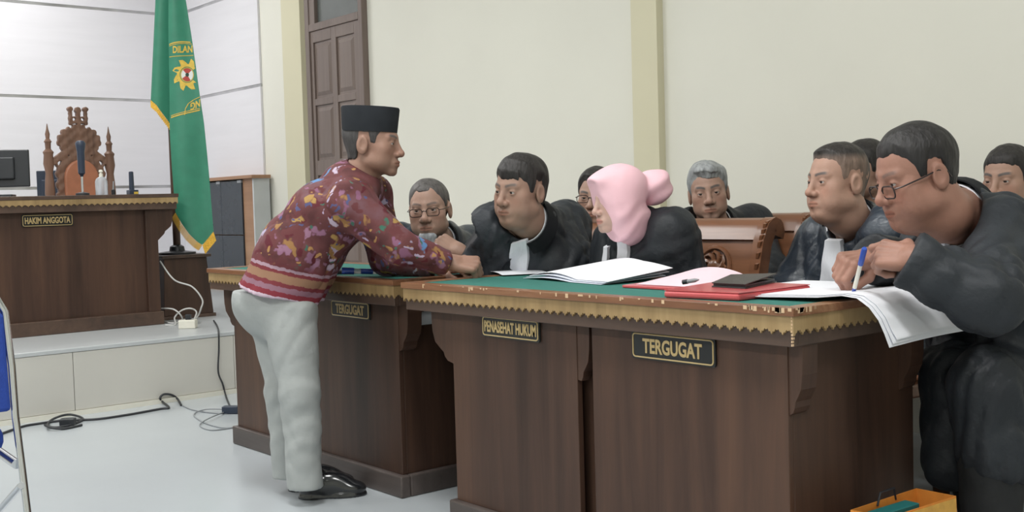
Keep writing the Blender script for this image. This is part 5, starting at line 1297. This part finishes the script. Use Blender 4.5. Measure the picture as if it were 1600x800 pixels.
# the writing man's pen
e = empty('ballpoint_pen', tuple(onz(1333, 459, FZ+0.01)), 'blue capped ballpoint pen held upright by the writing man', 'pen')
p0 = onz(1333, 459, TZ+0.010); p1 = W(1351, 388, 2.64); d_ = p1 - p0
MB().tube([p0, p0 + d_*0.04, p0 + d_*0.14], [0.0015, 0.0045, 0.0052], 12).build('tip', M['blue_pl'], e, sm=True)
MB().tube([p0 + d_*0.14, p0 + d_*0.68], 0.0052, 12).build('barrel', M['white_pl'], e, sm=True)
MB().tube([p0 + d_*0.66, p0 + d_*0.98, p0 + d_*1.0], [0.0068, 0.0068, 0.005], 12).build('cap', M['blue_pl'], e, sm=True)

# ------------------------------------------------------------------ gift bag, blue chair, cables
e = empty('paper_bag', (-1.42, 2.42, 0), 'orange paper bag with teal band on the floor beside the near bench', 'bag')
bz = 0.305; bq = [(-1.495, 2.255), (-1.40, 2.255), (-1.385, 2.535), (-1.49, 2.535)]
bot = [(-1.505, 2.25, 0.002), (-1.39, 2.25, 0.002), (-1.375, 2.54, 0.002), (-1.50, 2.54, 0.002)]
top = [(x, y, bz) for x, y in bq]
m = MB(); ins = [lerp(np.array(p), np.array([-1.44, 2.395, p[2]]), 0.03) for p in top]; insb = [np.array([p[0]*1.0, p[1], 0.006]) for p in ins]
m.add(bot + top + [tuple(p) for p in ins] + [tuple(p) for p in insb], [(0,3,2,1), (0,1,5,4), (1,2,6,5), (2,3,7,6), (3,0,4,7), (4,5,9,8), (5,6,10,9), (6,7,11,10), (7,4,8,11), (9,8,12,13), (10,9,13,14), (11,10,14,15), (8,11,15,12), (12,13,14,15)])
m.build('bag_body', M['bag'], e)
MB().prism([(-1.3985, 2.27, bz-0.004), (-1.3845, 2.53, bz-0.004), (-1.3805, 2.53, 0.12), (-1.3945, 2.27, 0.12)], (0.002, 0, 0)).build('printed_front', M['bag_y'], e)
MB().obox((-1.447, 2.36, bz-0.02), (0.004, 0.075, 0), (0.02, -0.001, 0), (0, 0, 0.015)).build('teal_box', M['teal'], e, bevel=0.002)
MB().tube([(-1.49+0.0, 2.36, bz-0.01), (-1.488, 2.37, bz+0.02), (-1.488, 2.43, bz+0.02), (-1.49, 2.44, bz-0.01)], 0.003, 8).build('handle', M['black'], e, sm=True)

e = empty('blue_banquet_chair', (-3.3, 0.62, 0), 'blue upholstered chair with chrome frame at the left picture edge', 'chair')
bx = -3.05; by0, by1 = 0.395, 0.845
def up_tube(y): return [(bx-0.42, y, 0.0), (bx-0.40, y, 0.43), (bx-0.38, y, 0.455)]
bw = (by0+by1)/2
fr = [(bx+0.16, by1+0.0, 0.0), (bx+0.09, by1, 0.2), (bx+0.04, by1, 0.40), (bx+0.005, by1, 0.53), (bx-0.005, by1, 0.66), (bx-0.03, by1-0.004, 0.80), (bx-0.035, by1-0.02, 0.835), (bx-0.04, by1-0.06, 0.855), (bx-0.04, bw, 0.862)]
fr2 = [(x, 2*bw-y, z) for x, y, z in fr[::-1][1:]]
MB().tube(fr + fr2, 0.0095, 12).build('back_frame', M['chrome'], e, sm=True)
for y in (by0+0.01, by1-0.01): 
    MB().tube([(bx-0.44, y, 0.0), (bx-0.36, y, 0.42), (bx-0.33, y, 0.44)], 0.0125, 12).build('leg', M['chrome'], e, sm=True)
    MB().tube([(bx-0.34, y, 0.43), (bx+0.03, y, 0.41)], 0.0125, 12).build('seat_rail', M['chrome'], e, sm=True)
    MB().tube([(bx-0.42, y, 0.12), (bx+0.06, y, 0.36)], 0.009, 10).build('brace', M['chrome'], e, sm=True)
bp_ = [(by1-0.009, 0.545), (by1-0.009, 0.79), (by1-0.03, 0.825), (by1-0.07, 0.845), (by0+0.07, 0.845), (by0+0.03, 0.825), (by0+0.016, 0.79), (by0+0.016, 0.545)]
MB().prism([(bx - 0.005 - (z-0.55)*0.11 - 0.02, y, z) for y, z in bp_], (0.035, 0, 0)).build('backrest', M['blue_fab'], e, bevel=0.01)
MB().box((bx-0.42, by0+0.02, 0.44), (bx-0.02, by1-0.02, 0.50)).build('seat', M['blue_fab'], e, bevel=0.02)

def spline(pts, n=10):
    pts = [np.array(p, float) for p in pts]; P_ = [pts[0]] + pts + [pts[-1]]; out = []
    for i in range(1, len(P_)-2):
        for k in range(n):
            t = k/n; a, b, c, d = P_[i-1], P_[i], P_[i+1], P_[i+2]
            out.append(0.5*((2*b) + (c-a)*t + (2*a-5*b+4*c-d)*t*t + (3*b-a-3*c+d)*t**3))
    return out + [pts[-1]]
# down the platform front
fx = DX + 0.012
def onfx(px, py): 
    d = ROT @ _ray(px, py); return CAM + d*(fx/d[0])
def cable(label, pts, r, mat, z0=0.0, lifts=None):
    P_ = [onz(p[0], p[1], z0 + r + (p[2] if len(p) > 2 else 0)) if isinstance(p, tuple) else np.array(p) for p in pts]
    o = MB().tube(spline(P_), r, 7).build('cable', mat); smooth(o.data); return tag(o, label, 'cable', 'cables on the floor')
cable('black cable running along the foot of the platform', [(-30, 690), (30, 668), (60, 662), (100, 657), (150, 655), (200, 648), (250, 639), (264, 637), onfx(254, 628), onfx(250, 622), onfx(256, 616), onfx(268, 617), onfx(277, 623), (283, 633)], 0.006, M['cable_k'])
cable('black coiled cable loop beside the adapter on the floor', [(70, 664), (85, 668), (110, 664), (130, 655), (112, 648, 0.01), (95, 650, 0.012), (78, 658), (76, 667, 0.012), (100, 670), (128, 664)], 0.006, M['cable_k'])
o = tag(MB().obox(onz(106, 659, 0.018), (0.02, 0.03, 0), (-0.02, 0.013, 0), (0, 0, 0.017)).build('power_adapter', M['black'], bevel=0.004), 'small black power adapter on the floor among the coiled cable', 'adapter')
cable('grey cable coil on the floor at the far bench foot', [(282, 632), (300, 640), (330, 645), (356, 646), (350, 640, 0.01), (320, 640, 0.01), (303, 648), (318, 660), (345, 668), (364, 668), (330, 672), (312, 664), (330, 652, 0.012), (362, 640)], 0.0035, M['cable_g'])
o = tag(MB().obox(onz(361, 640, 0.02), (0.03, 0.03, 0), (-0.016, 0.016, 0), (0, 0, 0.019)).build('power_adapter', M['dkblue'], bevel=0.004), 'dark power adapter on the floor behind the far bench corner', 'adapter')
o = MB().tube(spline([onz(334, 501, DZ+0.006), onfx(341, 516)+np.array([0.0, 0, 0.004]), onfx(342, 545), onfx(341, 580), onfx(348, 600), onfx(351, 612), onz(354, 622, 0.006), onz(358, 632, 0.008), onz(361, 639, 0.02)]), 0.005, 7).build('cable', M['cable_k']); smooth(o.data); tag(o, 'black cable hanging down the platform front', 'cable', 'cables on the floor')
cable('white cable looping from the judge bench to the power strip', [onfx(249, 428)-np.array([0.86, -0.36, -0.03]), W(272, 437, 6.95), W(300, 448, 6.95), W(316, 468, 6.95), W(314, 482, 6.95), W(309, 494, 6.98), onz(303, 499, DZ+0.03)], 0.005, M['cable_w'], DZ)
cable('white cable arching low beside the pedestal', [W(250, 482, 6.98), W(270, 483, 6.95), W(282, 492, 6.95), onz(284, 502, DZ+0.006), onz(270, 505, DZ+0.006), onz(256, 502, DZ+0.006)], 0.005, M['cable_w'], DZ)
cable('white cable curling behind the power strip', [onz(258, 508, DZ+0.006), onz(274, 507, DZ+0.006), W(273, 496, 6.95), W(284, 485, 6.95), W(298, 482, 6.95), W(307, 488, 6.95), onz(302, 502, DZ+0.03)], 0.005, M['cable_w'], DZ)
pc = onz(294, 513, DZ); e = empty('power_strip', tuple(pc), 'white power strip with black plug on the platform edge', 'power strip')
MB().obox(pc + np.array([0, 0, 0.026]), tuple(R_IMG*0.05), tuple(T_CAM*0.03), (0, 0, 0.026)).build('housing', M['white_pl'], e, bevel=0.006)
MB().obox(pc + R_IMG*0.004 + np.array([0, 0, 0.067]), tuple(R_IMG*0.016), tuple(T_CAM*0.014), (0, 0, 0.016)).build('plug', M['black'], e, bevel=0.004)
